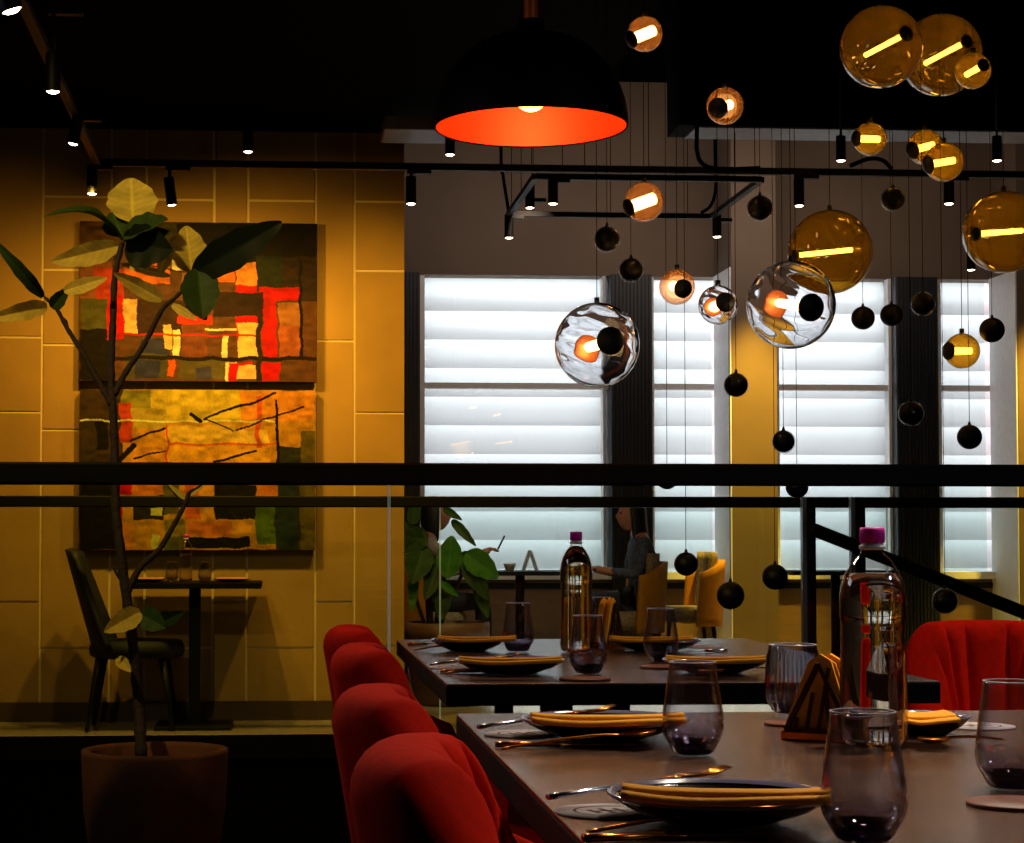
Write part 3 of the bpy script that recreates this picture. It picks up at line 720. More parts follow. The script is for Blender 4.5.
def coaster(px,py,r,label,paper=False):
    q=atZ(px,py,ZTAB); z0=ZTAB+.0003
    if paper:
        t=thing('paper_coaster',label,'coaster',(q.x,q.y,z0),math.radians(20))
        MB().lathe([(1e-4,0),(r,0),(r,.0018),(1e-4,.0018)],48).build('disc','paper',t)
        m=MB()
        m.lathe([(r*.60,.0019),(r*.66,.0019)],48)
        for x,y,w,h in ((-.28,0,.10,.5),(.0,.0,.12,.62),(.28,0,.10,.5),(0,.0,.66,.10)):
            m.box((x-w/2)*r,(x+w/2)*r,(y-h/2)*r,(y+h/2)*r,.0018,.0020)
        m.build('printed_emblem','ink',t)
    else:
        tag(MB().lathe([(1e-4,0),(r,0),(r*1.0,.003),(r*.97,.004),(1e-4,.004)],48).build('round_coaster','wood',loc=(q.x,q.y,z0)),label,'coaster')
TUMB=[(1e-4,.0015),(.020,.0015),(.0235,.004),(.0335,.022),(.0355,.032),(.0345,.048),(.0315,.070),(.0285,.090),(.0268,.1045),(.0262,.106),(.0254,.1045),(.0272,.089),(.0302,.069),(.0330,.048),(.0338,.033),(.031,.022),(.019,.012),(1e-4,.011)]
def tumbler(px,py,label,s=1.0,ribs=False,z=ZTAB,group='smoky stemless tumblers on the dining tables'):
    """px,py bottom centre"""
    q=atZ(px,py,z) if z==ZTAB else None
    t=thing('tumbler',label,'glass',(q.x,q.y,z+.0045 if ribs else z+.0005),0,group)
    if ribs:
        pr=[(1e-4,.0015),(.024,.0015),(.030,.006),(.0355,.02),(.037,.035),(.036,.06),(.0345,.080),(.033,.0945),(.0322,.096),(.0315,.0945),(.033,.08),(.0345,.06),(.0352,.035),(.033,.02),(.022,.011),(1e-4,.010)]
        MB().lathe([(r*s,zz*s) for r,zz in pr],160,mod=lambda a,zz:1+(.055*math.cos(a*18) if .015<zz<.085 else 0)).build('bowl','ribg',t)
    else:
        MB().lathe([(r*s,zz*s) for r,zz in TUMB],64).build('bowl','tumb',t)
    rr,rz_=(.0322*s,.0962*s) if ribs else (.0262*s,.1062*s)
    MB().lathe([(rr+.0009*math.cos(a*PI/4),rz_+.0007*math.sin(a*PI/4)) for a in range(9)],64).build('rim','rimhl',t)  # opaque pale ring painted as the highlight along the glass rim
    MB().lathe([(1e-4,.002),(.0195*s,.002),(.024*s,.006),(.030*s,.0165*s),(.019*s,.0112*s),(1e-4,.0102*s)],48).build('thick_base','tbase',t)
    return t
def bottle(loc,label,h=.272,s=1.0,water=.86):
    t=thing('water_bottle',label,'bottle',loc)
    R=.0355
    pr=[(1e-4,.006),(.012,.006),(.024,.001),(.031,.003),(R,.012),(R,.03),(R,.06),(.0348,.09),(.0342,.12),(.0338,.138),(.0345,.146),(.0335,.152),(.0348,.158),(R,.165),(.0352,.182),(.0335,.198),(.029,.214),(.0205,.230),(.0128,.239),(.0108,.246)]
    k=h/.272; pr=[(r*s,z*k) for r,z in pr]
    MB().lathe(pr,56).build('bottle_body','pet',t)
    w=[(max(1e-4,r-.0012),z+.0008) for r,z in pr if z<h*water]; w.append((1e-4,w[-1][1]))
    MB().lathe(w,56).build('water','water',t)
    MB().lathe([(.0110*s,.2435*k),(.0140*s,.245*k),(.0140*s,.249*k),(.0115*s,.25*k),(.0115*s,.254*k)],40).build('neck_ring','white',t)
    MB().lathe([(.0122*s,.252*k),(.0130*s,.2525*k),(.0130*s,.268*k),(.0118*s,.2715*k),(1e-4,.272*k)],80,mod=lambda a,z:1+.02*math.cos(a*40)).build('cap','pink',t)
    return t
def holder(px,py,label,rz=0,s=1):
    q=atZ(px,py,ZTAB); t=thing('napkin_holder',label,'napkin holder',(q.x,q.y,ZTAB),rz)
    for y in(-.022,.018):
        m=MB(); w,h=.045*s,.10*s
        m.bar((-w,y,.012),(0,y,h),.006,.006).bar((w,y,.012),(0,y,h),.006,.006).bar((-w,y,.012),(w,y,.012),.006,.006)
        for k in range(5):
            x=-w*.75+k*w*.36; zz=.014; top=min(h*(1-abs(x)/w), h)*.92+.006
            m.bar((x,y,zz),(x+ .35*w*(1-abs(x)/w) if x<0 else x-.2*w*(1-abs(x)/w),y,top),.004,.004)
        m.build('fretwork_side','holder',t)
    MB().box(-.05*s,.05*s,-.03,.028,0,.012).build('base','gold',t,bevel=.002)
    for k in range(6):
        y=-.016+k*.0055; dx=.004*(k%3)-.004; hh=.112*s-.004*(k%2)
        n=MB().prism([(-.047*s+dx,.0135),(.047*s+dx,.0135),(.018*s+dx,hh*.93),(.004+dx,hh),(-.012+dx,hh*.9)],y,y+.004)
        n.build('paper_napkin','napkin',t)
# near table, left settings
plate(719,794,222,'black plate nearest to the viewer with an orange napkin across it')
napkin((622,793),(830,797),ZTAB+.034,.036,'orange napkin folded into a strip on the nearest plate',h=.013)
fork(atZ(548,797,ZTAB+.012)+Vector((0,0,0)),atZ(728,769,ZTAB+.030),'fork with silver handle sticking out left of the nearest plate')
spoon(atZ(588,832,ZTAB+.004),atZ(806,805,ZTAB+.020),'gold spoon lying in front of the nearest plate')
knife(atZ(583,838,ZTAB+.004),atZ(760,832,ZTAB+.004),'dark bronze knife beside the spoon of the nearest plate','gold')
coaster(607,813,.047,'round white paper coaster with brown emblem left of the nearest plate',True)
plate(604,719,166,'black plate at the far left corner of the near table')
napkin((531,719),(684,719),ZTAB+.034,.036,'orange napkin folded into a strip on the far left plate of the near table',h=.013)
fork(atZ(478,727,ZTAB+.012),atZ(614,707,ZTAB+.032),'fork with silver handle at the far left plate of the near table')
spoon(atZ(501,749,ZTAB+.004),atZ(657,732,ZTAB+.020),'gold spoon leaning up in front of the far left plate of the near table')
knife(atZ(498,747,ZTAB+.004)+Vector((0,.03,0)),atZ(640,744,ZTAB+.004),'bronze knife lying beside the leaning gold spoon','gold')
coaster(522,735,.048,'round white paper coaster with brown emblem at the corner of the near table',True)
tumbler(693,755,'smoky tumbler standing right of the corner plate on the near table')
tumbler(864,842,'smoky tumbler nearest to the viewer in front of the big bottle')
tumbler(1012,789,'smoky tumbler at the right edge of the picture')
coaster(1016,806,.045,'reddish round coaster in front of the tumbler at the right edge')
tumbler(793,717,'ribbed bluish tumbler between the two tables',1.0,True)
coaster(797,725,.043,'dark round coaster under the ribbed tumbler')
q=atZ(874,747,ZTAB); bottle((q.x,q.y,ZTAB),'big water bottle with magenta cap on the near table',h=.262,s=1.12,water=.80)
holder(826,740,'triangular bronze napkin holder filled with orange napkins beside the big bottle',math.radians(-38),.95)
q,R=plate(922,716,94,'black plate with pale rim in front of the red chair at the right')
napkin((892,716),(950,716),ZTAB+.034,.09,'orange napkin folded flat on the plate at the right',h=.010)
spoon(atZ(1000,739,ZTAB+.004),atZ(922,741,ZTAB+.012),'gold spoon in front of the plate at the right')
coaster(976,727,.05,'white paper coaster with brown emblem at the plate on the right',True)
# far table settings
plate(510,660,110,'black plate on the near left side of the farther table')
napkin((459,660),(562,660),ZTAB+.034,.036,'orange napkin on the near left plate of the farther table')
fork(atZ(430,664,ZTAB+.012),atZ(520,655,ZTAB+.03),'fork at the near left plate of the farther table')
spoon(atZ(446,673,ZTAB+.004),atZ(546,663,ZTAB+.020),'gold spoon leaning at the near left plate of the farther table')
knife(atZ(440,671,ZTAB+.004),atZ(530,671,ZTAB+.004),'bronze knife at the near left plate of the farther table','gold')
coaster(455,668,.05,'paper coaster at the near left corner of the farther table',True)
plate(468,640,74,'black plate on the far left side of the farther table')
napkin((438,638.5),(516,638.5),ZTAB+.034,.034,'orange napkin on the far left plate of the farther table')
spoon(atZ(414,650,ZTAB+.004),atZ(480,644,ZTAB+.018),'gold spoon at the far left plate of the farther table')
knife(atZ(408,644,ZTAB+.004),atZ(450,643,ZTAB+.004),'small knife at the far left plate of the farther table','gold')
tumbler(518,652,'smoky tumbler on the left side of the farther table behind its near plate')
tumbler(588,674,'smoky tumbler at the middle of the front edge of the farther table')
coaster(585,680,.045,'round coaster below the front tumbler of the farther table')
tumbler(600,642,'tumbler half hidden behind the bottle on the farther table')
tumbler(661,662,'smoky tumbler between the right plates of the farther table')
coaster(664,668,.045,'reddish coaster under the tumbler between the right plates')
plate(715,660,104,'black plate on the near right side of the farther table')
napkin((667,659),(768,659),ZTAB+.034,.036,'orange napkin on the near right plate of the farther table')
spoon(atZ(776,668,ZTAB+.004),atZ(700,672,ZTAB+.014),'gold spoon at the near right plate of the farther table')
plate(655,640,92,'black plate on the far right side of the farther table')
napkin((610,638.5),(692,638.5),ZTAB+.034,.034,'orange napkin on the far right plate of the farther table')
coaster(700,647,.05,'paper coaster at the far right plate of the farther table',True)
knife(atZ(726,650,ZTAB+.004),atZ(680,652,ZTAB+.004),'knife at the far right plate of the farther table')
q=atZ(576.5,652,ZTAB); bottle((q.x,q.y,ZTAB),'smaller looking water bottle with pink cap on the farther table',h=.262,s=1.0,water=.9)
holder(607,647,'napkin holder with orange napkins behind the front tumbler of the farther table',math.radians(60),1.0)
# ------------------------------------------------------------------ wall side table and chair
zt2=ZY(583,9.95,190)
def wallthings():
    Y=10.22; xa,xb=XY(128,Y),XY(262,Y); t=thing('bistro_table','small dark square table against the tiled wall below the paintings','table',((xa+xb)/2,Y+.02,0))
    w=(xb-xa)/2; z=zt2
    MB().box(-w,w,-.30,.30,z-.03,z).build('tabletop','tedge',t,bevel=.003)
    MB().box(-.03,.03,-.03,.03,.02,z-.03).build('pedestal','black',t)
    MB().box(-.2,.2,-.2,.2,0,.02).build('base_plate','black',t,bevel=.004)
    zz=z
    q=Vector((XY(186,Y-.1),Y-.1,zz)); bottle(q,'water bottle with red cap on the small wall table',h=.25,s=.95,water=.6)
    for i,(px,yy,lab) in enumerate(((205,Y-.15,'tumbler right of the bottle on the small wall table'),(172,Y-.05,'tumbler left of the bottle on the small wall table'))):
        tt=thing('tumbler',lab,'glass',(XY(px,yy),yy,zz+.0005),0,'tumblers on the small wall table')
        MB().lathe(TUMB,32).build('bowl','tumb',tt)
    for px,lab in((148,'black plate on the left side of the small wall table'),(232,'black plate on the right side of the small wall table')):
        tt=thing('dinner_plate',lab,'plate',(XY(px,Y-.1),Y-.1,zz)); R=.10
        MB().lathe([(1e-4,.001),(R*.5,.001),(R,.016),(R*.97,.018),(R*.6,.007),(1e-4,.006)],32).build('dish','plate',tt)
        MB().box(-.08,.08,-.02,.02,.018,.026).build('napkin_strip','napkin',tt)
wallthings()
def side_chair():
    Y=10.2; x=XY(128,Y)
    t=thing('side_chair','dark green upholstered chair at the small wall table','chair',(x,Y,0))
    # curved backrest leaning back, seen from the side (faces +X)
    def fn(u,v):
        a=(u-.5)*2; z=.44+v*.50; wd=.23*(1-.35*v*v)
        xx=-.17-.14*v - .0*(a*a)+.10*a*a*(1-.5*v); return (xx,a*wd,z+.02*math.cos(a*PI/2)-.02)
    o=MB().grid(fn,16,14).build('backrest','dchair',t); s=o.modifiers.new('thick','SOLIDIFY'); s.thickness=.035; s.offset=0
    def sf(u,v):
        a=2*PI*u; r=[1e-3,.6,.95,1,.97,.85,1e-3][v]; 
    pr=[(1e-4,.37),(.22,.37),(.245,.385),(.25,.42),(.235,.46),(1e-4,.475)]
    MB().lathe(pr,32,(.05,0,0)).build('seat','dchair',t)
    for sx,sy in((-1,-1),(1,-1),(1,1),(-1,1)):
        MB().tube([(.03+sx*.16,sy*.15,.38),(.03+sx*.22,sy*.19,0)],[.022,.012],10).build('leg','black',t)
    return t
side_chair()
# ------------------------------------------------------------------ plants
def leaf(mb,base,tip,width,nrm=None,fold=.25,droop=.0,curl=0,mi=0,wav=.04,shape=.75,seed=0):
    base=Vector(base);tip=Vector(tip); d=tip-base; L=d.length; d.normalize()
    toc=(CAM-base).normalized() if nrm is None else Vector(nrm).normalized()
    s=d.cross(toc).normalized(); n=s.cross(d).normalized()
    def fn(u,v):
        t=v; a=(u-.5)*2
        w=width/2*(math.sin(PI*min(1,(t*.97+.015)**shape))**.72)
        w*= 1+wav*math.sin(t*23+seed+a*2)
        p=base+d*(L*t)+s*(a*w)+n*(abs(a)*w*fold)+n*(curl*math.sin(PI*t)*L)-Vector((0,0,1))*(droop*L*t*t)+n*(wav*.5*width*math.sin(t*17+seed*2)*abs(a))
        return tuple(p)
    def cf(u,v):
        a=abs(u-.5)*2; k=1.0
        if a<.06: k=1.5
        vein=math.sin((v*1.0-a*.16)*PI*16); 
        if vein>.88: k=max(k,1.22)
        k*=.86+.22*vnoise(u*7+seed,v*7)
        return (k,k,k)
    mb.grid(fn,16,40,mi,cf)
YF=6.0
t=thing('fiddle_leaf_tree','tall fiddle leaf fig with bare branches in a round clay pot at lower left','potted tree')
pc=atY(155,749,5.9); PR=145/2*5.9/F
t.location=(pc.x,5.9,0); off=Vector(t.location)
H=pc.z
MB().lathe([(1e-4,.0),(PR*.80,.0),(PR*.86,.03),(PR*.96,H*.5),(PR*.995,H-.012),(PR*.99,H),(PR*.90,H),(PR*.885,H-.012),(PR*.87,H-.07)],72).build('pot','pot',t)
MB().lathe([(PR*.872,H-.06),(PR*.5,H-.045),(1e-4,H-.04)],40).build('soil','soil',t)
def br(pts,Y=YF):
    out=[]
    for p in pts:
        y=Y+(p[2] if len(p)>2 else 0); out.append(atY(p[0],p[1],y)-off)
    return out
m=MB()
def branch(pts,r0,r1,n=6):
    P=interp(br(pts),n); k=len(P); m.tube(P,[ (r0+(r1-r0)*i/(k-1))*(1+.10*math.sin(i*2.3)) for i in range(k)],9)
branch([(141,758,-.1),(139,705),(134,655),(127,600),(121,555),(116,510),(115,462),(113,410),(111,368),(113,320),(115,275),(122,243)],.019,.009)
branch([(112,406),(98,380),(82,352),(67,328),(56,308),(44,297)],.010,.005)
branch([(114,395),(126,372),(144,345),(162,310),(175,298),(188,285)],.011,.005)
branch([(126,595),(140,568),(158,551),(170,532),(184,506),(189,492)],.012,.006)
branch([(128,590),(118,575),(112,565)],.008,.004,3)
branch([(67,328),(66,322),(63,318)],.006,.004,3)
branch([(184,506),(176,495),(168,486)],.004,.002,3); branch([(189,492),(198,487),(206,481)],.004,.002,3)
m.build('trunk','bark',t)
px2m=YF/F
def lf(mb,b,tp,w,**k):
    B=atY(b[0],b[1],YF+(b[2] if len(b)>2 else 0))-off; T=atY(tp[0],tp[1],YF+(tp[2] if len(tp)>2 else 0))-off
    k.setdefault('nrm',(CAM-off-B)); leaf(mb,B,T,w*px2m,**k)
pl=MB(); dk=MB()
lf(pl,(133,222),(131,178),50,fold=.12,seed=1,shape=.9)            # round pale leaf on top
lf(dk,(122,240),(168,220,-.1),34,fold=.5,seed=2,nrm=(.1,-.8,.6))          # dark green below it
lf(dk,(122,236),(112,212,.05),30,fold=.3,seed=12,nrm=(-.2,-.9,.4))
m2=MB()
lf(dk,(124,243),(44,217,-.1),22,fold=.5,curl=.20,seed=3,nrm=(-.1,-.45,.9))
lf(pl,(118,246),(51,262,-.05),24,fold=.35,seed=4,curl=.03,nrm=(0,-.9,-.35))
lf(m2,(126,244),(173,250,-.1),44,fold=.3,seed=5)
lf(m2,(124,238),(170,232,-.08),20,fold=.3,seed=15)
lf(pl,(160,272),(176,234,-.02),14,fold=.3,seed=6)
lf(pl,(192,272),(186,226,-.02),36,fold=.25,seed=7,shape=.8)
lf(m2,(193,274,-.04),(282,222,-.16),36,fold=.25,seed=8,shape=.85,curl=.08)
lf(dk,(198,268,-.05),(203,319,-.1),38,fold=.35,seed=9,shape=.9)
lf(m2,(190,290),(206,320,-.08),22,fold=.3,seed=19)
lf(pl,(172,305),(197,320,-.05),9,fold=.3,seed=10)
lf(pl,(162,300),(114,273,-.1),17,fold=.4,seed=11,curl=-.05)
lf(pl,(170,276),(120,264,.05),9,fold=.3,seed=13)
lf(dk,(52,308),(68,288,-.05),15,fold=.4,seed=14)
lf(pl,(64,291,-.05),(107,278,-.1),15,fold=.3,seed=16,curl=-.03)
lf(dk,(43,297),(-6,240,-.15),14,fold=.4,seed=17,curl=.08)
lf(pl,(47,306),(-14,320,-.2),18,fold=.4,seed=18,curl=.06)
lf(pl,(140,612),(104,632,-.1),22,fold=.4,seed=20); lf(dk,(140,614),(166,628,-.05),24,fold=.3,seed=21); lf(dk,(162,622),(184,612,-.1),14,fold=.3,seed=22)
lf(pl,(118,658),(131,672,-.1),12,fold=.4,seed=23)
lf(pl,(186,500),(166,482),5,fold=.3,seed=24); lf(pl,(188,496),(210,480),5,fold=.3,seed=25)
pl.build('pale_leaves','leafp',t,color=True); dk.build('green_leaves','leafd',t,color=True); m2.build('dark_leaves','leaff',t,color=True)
# second plant behind the railings
YQ=11.5
t=thing('potted_plant','bushy large leaved plant in a wide brown planter in front of the seated man','potted plant')
pc=atY(447,622,YQ); PR=42*YQ/F
t.location=(pc.x,YQ,0); off=Vector(t.location); H=pc.z
MB().lathe([(1e-4,0),(PR*.72,0),(PR*.8,.03),(PR*.97,H*.72),(PR*.97,H*.80),(PR*1.02,H*.82),(PR*1.02,H),(PR*.93,H),(PR*.9,H-.05)],48).build('pot','potwood',t)
MB().lathe([(PR*.92,H-.05),(1e-4,H-.03)],40).build('soil','soil',t)
px2m=YQ/F; YF=YQ
m=MB()
for pts,r in(([(430,625),(428,590),(424,555)],.022),([(436,625),(442,590),(446,560)],.016),([(440,625),(455,590),(468,562)],.012),([(425,625),(414,590),(412,560)],.012)):
    m.tube(interp(br(pts,YQ),5),r,8)
m.build('stems','bark',t)
dk=MB(); pl=MB()
lf(pl,(447,578,-.1),(452,536,-.1),26,seed=1,fold=.15,shape=.9); 
lf(dk,(452,520),(476,546,-.1),10,seed=2,fold=.3,curl=.08); lf(dk,(443,508),(462,520,-.05),8,seed=22,curl=.1)
lf(dk,(424,546),(412,584,-.1),28,seed=3); lf(dk,(425,530),(404,552,0),24,seed=4); lf(dk,(462,552),(488,600,-.1),22,seed=5,curl=.08)
lf(pl,(466,553,-.05),(498,578,-.1),26,seed=6,curl=.1,fold=.3); lf(dk,(476,575),(488,618,-.1),15,seed=7); lf(dk,(446,580),(440,622,-.1),18,seed=8)
lf(pl,(414,572),(412,612,-.08),11,seed=9); lf(dk,(412,524),(416,502,0),14,seed=10); lf(dk,(440,560),(425,600,-.1),18,seed=11); lf(dk,(424,548),(405,522),14,seed=12)
lf(pl,(440,582,-.1),(458,596,-.2),8,seed=13)
pl.build('pale_leaves','leafg',t,color=True); dk.build('green_leaves','leafd',t,color=True)
# ------------------------------------------------------------------ window tables, chairs and guests
YG=14.2
def win_table(px,label,Y=YG):
    t=thing('bistro_table',label,'table',(XY(px,Y),Y,0))
    MB().box(-.40,.40,-.33,.33,.72,.75).build('tabletop','black',t,bevel=.004)
    MB().tube([(0,0,.02),(0,0,.72)],.035,14).build('pedestal','black',t)
    MB().lathe([(1e-4,0),(.22,0),(.22,.012),(.05,.03),(1e-4,.03)],32).build('base','black',t)
win_table(520,'black table between the seated man and woman at the window')
win_table(835,'dark table in front of the third window behind the stair posts')
def arm_chair(label):
    t=thing('lounge_chair',label,'chair',group='mustard upholstered chairs at the window tables')
    def fn(u,v):
        th=(u-.5)*2*math.radians(85); z=.30+v*(.52-.10*abs(math.sin(th))**3)
        return (-.26*math.cos(th)-.03*v,.27*math.sin(th),z)
    o=MB().grid(fn,24,8).build('shell','ychair',t); s=o.modifiers.new('thick','SOLIDIFY'); s.thickness=.04; s.offset=0
    def f2(u,v):
        th=(u-.5)*2*math.radians(55); return (-.205*math.cos(th)-.02*v,.22*math.sin(th),.46+v*.42)
    o=MB().grid(f2,16,8).build('back_cushion','pattern',t); s=o.modifiers.new('thick','SOLIDIFY'); s.thickness=.05; s.offset=0
    MB().lathe([(1e-4,.33),(.22,.33),(.235,.36),(.235,.42),(.21,.45),(1e-4,.455)],28,(.02,0,0)).build('seat_cushion','pattern',t)
    for sx,sy in((-1,-1),(1,-1),(1,1),(-1,1)): MB().tube([(sx*.17,sy*.17,.34),(sx*.21,sy*.21,0)],[.018,.012],10).build('leg','black',t)
    return t
ac=arm_chair('mustard chair carrying the seated woman'); ac.location=(XY(624,YG),YG-.08,0); ac.rotation_euler=(0,0,PI)
dup(ac,(XY(432,YG),YG,0),0,'mustard chair carrying the seated man behind the plant')
dup(ac,(XY(686,15.15),15.15,0),PI,'empty mustard chair beside the pale side of the yellow pillar')
def person(name_lab,x,face,hair_long,top,low,phone=False):
    """seated figure; face=+1 looks toward +X"""
    t=thing('person',name_lab,'person',(x,YG,0),0 if face>0 else PI)
    # one continuous body: pelvis root
    V=[];E=[];R=[]
    def v(p,r,par=None):
        V.append(p);R.append(r)
        if par is not None: E.append((par,len(V)-1))
        return len(V)-1
    pel=v((-.06,0,.55),(.15,.14)); ab=v((-.07,0,.68),(.135,.12),pel); chs=v((-.06,0,.84),(.15,.12),ab); up=v((-.04,0,.95),(.12,.09),chs); nk=v((-.02,0,1.03),(.052,.052),up); hd0=v((.0,0,1.09),(.055,.055),nk)
    for s in(-1,1):
        sh=v((-.04,s*.16,.95),(.06,.06),up); 
        if phone and s<0: el=v((.15,s*.22,.80),(.042,.042),sh); wr=v((.36,s*.10,.88),(.028,.028),el); hn=v((.42,s*.08,.905),(.028,.018),wr)
        else: el=v((.02,s*.22,.72),(.045,.045),sh); wr=v((.24,s*.10,.75),(.03,.03),el); hn=v((.31,s*.06,.765),(.03,.018),wr)
        hp=v((.0,s*.09,.53),(.10,.09),pel); kn=v((.38,s*.10,.52),(.07,.065),hp); an=v((.38,s*.10,.10),(.042,.042),kn); toe=v((.50,s*.10,.045),(.035,.03),an)
    me=bpy.data.meshes.new('body'); me.from_pydata(V,E,[]); o=bpy.data.objects.new('body',me); COL.objects.link(o); o.parent=t
    sk=o.modifiers.new('skin','SKIN'); sk.use_smooth_shade=True
    for i,r in enumerate(R): me.skin_vertices[0].data[i].radius=r
    me.skin_vertices[0].data[0].use_root=True
    su=o.modifiers.new('sub','SUBSURF'); su.levels=2; su.render_levels=2
    for m_ in(top,'skin',low): me.materials.append(M[m_])
    # clothes colouring by position, baked to a real mesh
    dg=bpy.context.evaluated_depsgraph_get(); ev=o.evaluated_get(dg); nm=bpy.data.meshes.new_from_object(ev); o.modifiers.clear(); o.data=nm
    nm.materials.clear()
    for m_ in(top,'skin',low): nm.materials.append(M[m_])
    for p in nm.polygons:
        c=p.center; k=0
        if c.z>1.0 or (c.x>.20 and c.z>.70): k=1
        elif c.z<.60: k=2
        p.material_index=k; p.use_smooth=True
    # head with nose, chin, ears, eyes
    hc=Vector((.03,0,1.165))
    def hf(u,v):
        a=2*PI*u; b=PI*v; n=Vector((math.cos(a)*math.sin(b),math.sin(a)*math.sin(b),-math.cos(b)))
        r=Vector((.094,.074,.118)); p=Vector((n.x*r.x,n.y*r.y,n.z*r.z))
        if n.z<0: p.x+= .016*(-n.z)*(1 if n.x>0 else .3); p.y*=1-.25*(-n.z)
        if n.x>.6: 
            f=math.exp(-((n.y/.16)**2)-((p.z+.012)/.022)**2); p.x+=.024*f
            f=math.exp(-((n.y/.3)**2)-((p.z+.055)/.012)**2); p.x+=.008*f
            for s in(-1,1): p.x-=.008*math.exp(-(((p.y-s*.03)/.014)**2)-((p.z-.012)/.014)**2)
        return hc+p
    MB().grid(hf,36,24,closeu=True).build('head','skin',t)
    for s in(-1,1):
        MB().sphere(hc+Vector((.080,s*.029,.012)),.010,12,8).build('eye','hair',t)
        MB().sphere(hc+Vector((-.005,s*.073,-.005)),.018,12,8,sc3=(.8,.4,1.3)).build('ear','skin',t)
    def hr(u,v):
        a=2*PI*u; b=PI*v; n=Vector((math.cos(a)*math.sin(b),math.sin(a)*math.sin(b),math.cos(b)))
        low=(.20 if hair_long else .06)
        p=Vector((n.x*.108-.012,n.y*.090,n.z*.130+.004))
        if n.z<.25 : p.z-= low*max(0,.25-n.z)*(1.0 if n.x<.3 else 0)
        if n.x>.25 and n.z<.72: p.x=min(p.x,.02)
        if hair_long and n.z<0: p.x-=.05*(-n.z)
        return hc+p+Vector((0,0,.004*math.sin(u*90)))
    MB().grid(hr,40,24,closeu=True).build('hair','hair',t)
    # five separate fingers on each hand
    for s in(-1,1):
        b=Vector((.42,s*.08,.905)) if (phone and s<0) else Vector((.31,s*.06,.765))
        for k in range(4):
            y=(k-1.5)*.017; L=[.055,.068,.063,.048][k]
            MB().tube([b+Vector((.0,y,0)),b+Vector((L*.6,y*1.1,.006)),b+Vector((L,y*1.1,-.012))],[.0095,.0085,.006],8).build('finger','skin',t)
        MB().tube([b+Vector((-.02,-s*.018,.004)),b+Vector((.012,-s*.044,.012)),b+Vector((.034,-s*.046,.008))],[.011,.009,.007],8).build('thumb','skin',t)
    return t
person('woman with black hair and blue grey patterned blouse seated facing left',XY(635,YG),-1,True,'blouse','trouser')
pm=person('man seated facing right behind the leafy plant, holding up a phone',XY(432,YG),1,False,'shirt','trouser',True)
q=Vector((XY(432,YG)+.50,YG-.085,.94))
t=tag(MB().bar(q+Vector((-.02,0,-.03)),q+Vector((.03,0,.07)),.05,.01).build('mobile_phone','black',bevel=.003),'dark phone held up by the seated man','phone')
q=Vector((XY(530,YG),YG,.75)); t=thing('menu_stand','white folded card standing on the window table between the guests','card',q)
MB().bar((-.05,0,.002),(-.0,0,.15),.2,.004).build('panel','lapt',t); MB().bar((.05,0,.002),(.0,0,.15),.2,.004).build('panel','lapt',t)
q=Vector((XY(508,YG),YG-.1,.75)); tag(MB().lathe([(1e-4,.001),(.03,.001),(.045,.05),(.047,.055),(.04,.05),(.028,.006),(1e-4,.006)],32).build('bowl','white',loc=q),'small white bowl beside the folded card on the window table','bowl')
# ------------------------------------------------------------------ lights
DAY=60; PW=1700
def light(kind,name,loc,energy,col,target=None,size=.1,**k):
    d=bpy.data.lights.new(name,kind); d.energy=energy; d.color=col
    if kind=='AREA': d.shape='RECTANGLE'; d.size=size; d.size_y=k.get('size_y',size)
    else: d.shadow_soft_size=size
    if kind=='SPOT': d.spot_size=math.radians(k.get('angle',60)); d.spot_blend=k.get('blend',.6)
    o=bpy.data.objects.new(name,d); COL.objects.link(o); o.location=loc
    if target is not None: o.rotation_euler=(Vector(target)-Vector(loc)).to_track_quat('-Z','Y').to_euler()
    return o
WARM=(1,.525,.055); WM2=(1,.55,.18)
x0=XY(172,YTr)
light('SPOT','wall_wash',(x0,9.45,2.60),120,WARM,(x0+.25,10.6,1.2),.03,angle=150,blend=1)
light('SPOT','wall_wash',(XY(92,YTr),9.3,2.66),62,WARM,(XY(60,10.6),10.6,1.1),.03,angle=140,blend=.9)
light('SPOT','wall_wash',(XY(411,YTr),9.4,2.6),75,WARM,(XY(370,10.6),10.6,1.2),.03,angle=130,blend=.9)
light('SPOT','wall_wash',(XY(248,9.9),9.85,2.95),40,WARM,(XY(248,10.6),10.6,1.5),.03,angle=80,blend=.9)
# pillar
light('SPOT','plant_fill',(1.0,10.3,3.1),110,(1,.72,.25),(.95,11.4,.9),.05,angle=36,blend=.8)  # added warm beam without a fixture, brightens the far plant
light('SPOT','pillar_wash',(XY(756,YC),YC-.75,4.2),PW,(1,.60,.05),(XY(756,YC),YC,1.1),.05,angle=29,blend=.7)
light('SPOT','pillar_wash',(XY(1045,YC),YC-.75,4.2),PW,(1,.60,.05),(XY(1045,YC),YC,1.1),.05,angle=29,blend=.7)
# taupe wall
light('AREA','wall_fill',(2.2,14.6,3.6),7,(1,.82,.70),(2.2,16,3.4),2.5,size_y=.3)  # added soft fill with no fixture, lifts the wall above the windows
# daylight behind the louvres
for i,(a,b) in enumerate(wx):
    xa,xb=XY(a,YW),XY(b+ (10 if i in(1,3) else 0),YW)
    light('AREA','daylight',((xa+xb)/2,YW+1.2,ZT+.5),DAY*(xb-xa),(.90,.95,1),((xa+xb)/2,YW+.2,(ZT+ZS)/2),(xb-xa)+.3,size_y=1.6)
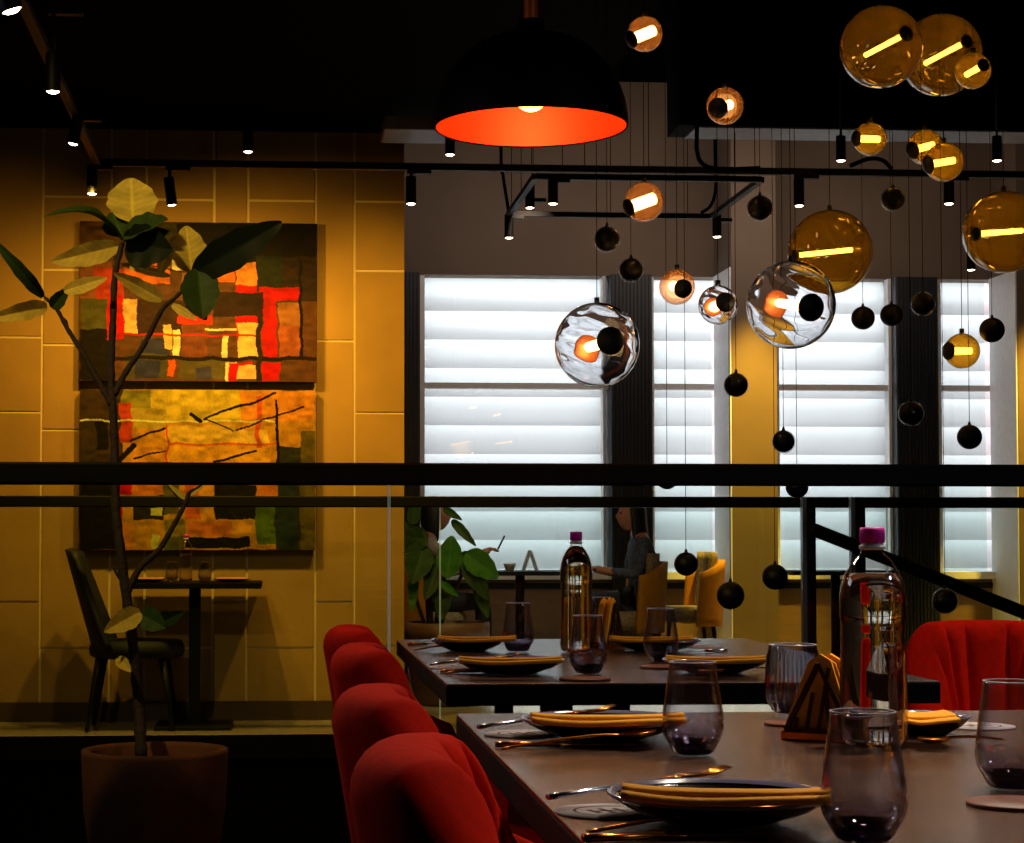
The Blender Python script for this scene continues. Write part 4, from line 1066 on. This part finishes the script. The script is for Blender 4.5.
# dome lamp
c=atY(531,127,YP)
light('POINT','dome_bulb',(c.x,c.y,c.z+.02),5,(1,.5,.08),None,.04)
light('SPOT','rod_fill',(.2,3.2,2.3),14,(1,.6,.3),(c.x,c.y,c.z+.6),.05,angle=14)  # narrow beam added from an unseen source to brighten the copper rod
# over the tables, and added fill lights
light('SPOT','table_spot',(-.9,5.8,3.1),120,(1,.72,.48),(.2,2.8,.8),.12,angle=50,blend=.8)
light('SPOT','table_spot',(1.3,4.3,3.1),70,(1,.85,.70),(.9,2.4,.75),.12,angle=60,blend=.8)
light('AREA','side_fill',(-2.4,3.9,2.3),5,(.85,.9,1),(.6,2.4,.8),1.2,size_y=.5)  # added cool fill, no lamp there; puts reflections on glasses and plates
light('AREA','wall_fill',(4.2,14.4,3.4),9,(1,.80,.62),(4.2,16,3.9),2.2,size_y=.3)  # second added fill, lifts the dark wall right of the pillar
light('SPOT','floor_fill',(2.15,11.3,3.2),1300,(.88,.92,1),(2.15,11.3,0),.08,angle=34,blend=.3)  # added cool beam without a fixture, whitens the floor between the tables
light('SPOT','chair_spot',(2.9,4.1,2.9),75,(1,.80,.66),(1.5,4.4,.7),.06,angle=44,blend=.8)
light('SPOT','leaf_spot',(-1.4,4.2,3.1),190,(1,.66,.18),(-.5,6.0,1.7),.05,angle=60,blend=.9)
light('SPOT','table_spot',(1.35,2.75,3.1),215,(1,.80,.58),(1.15,2.1,.75),.10,angle=50,blend=.8)
light('AREA','glint_fill',(2.9,1.3,2.4),7,(.86,.92,1),(.8,2.4,.8),.5,size_y=.25)  # extra unseen source, added for highlights on bottle and glass fronts
light('SPOT','guest_fill',(1.6,12.2,3.3),140,(1,.72,.5),(1.75,14.3,.9),.1,angle=40,blend=.9)  # added warm front fill for the seated figures, no fixture
w=bpy.data.worlds.new('World'); sc.world=w; w.use_nodes=True
bg=w.node_tree.nodes['Background']; bg.inputs[0].default_value=(.95,.96,1,1); bg.inputs[1].default_value=4.0
sc.view_settings.view_transform='Standard'; sc.view_settings.look='None'; sc.view_settings.exposure=0; sc.view_settings.gamma=1
sc.cycles.use_denoising=True; sc.cycles.sample_clamp_indirect=4; sc.cycles.max_bounces=14; sc.cycles.transparent_max_bounces=40; sc.cycles.transmission_bounces=12
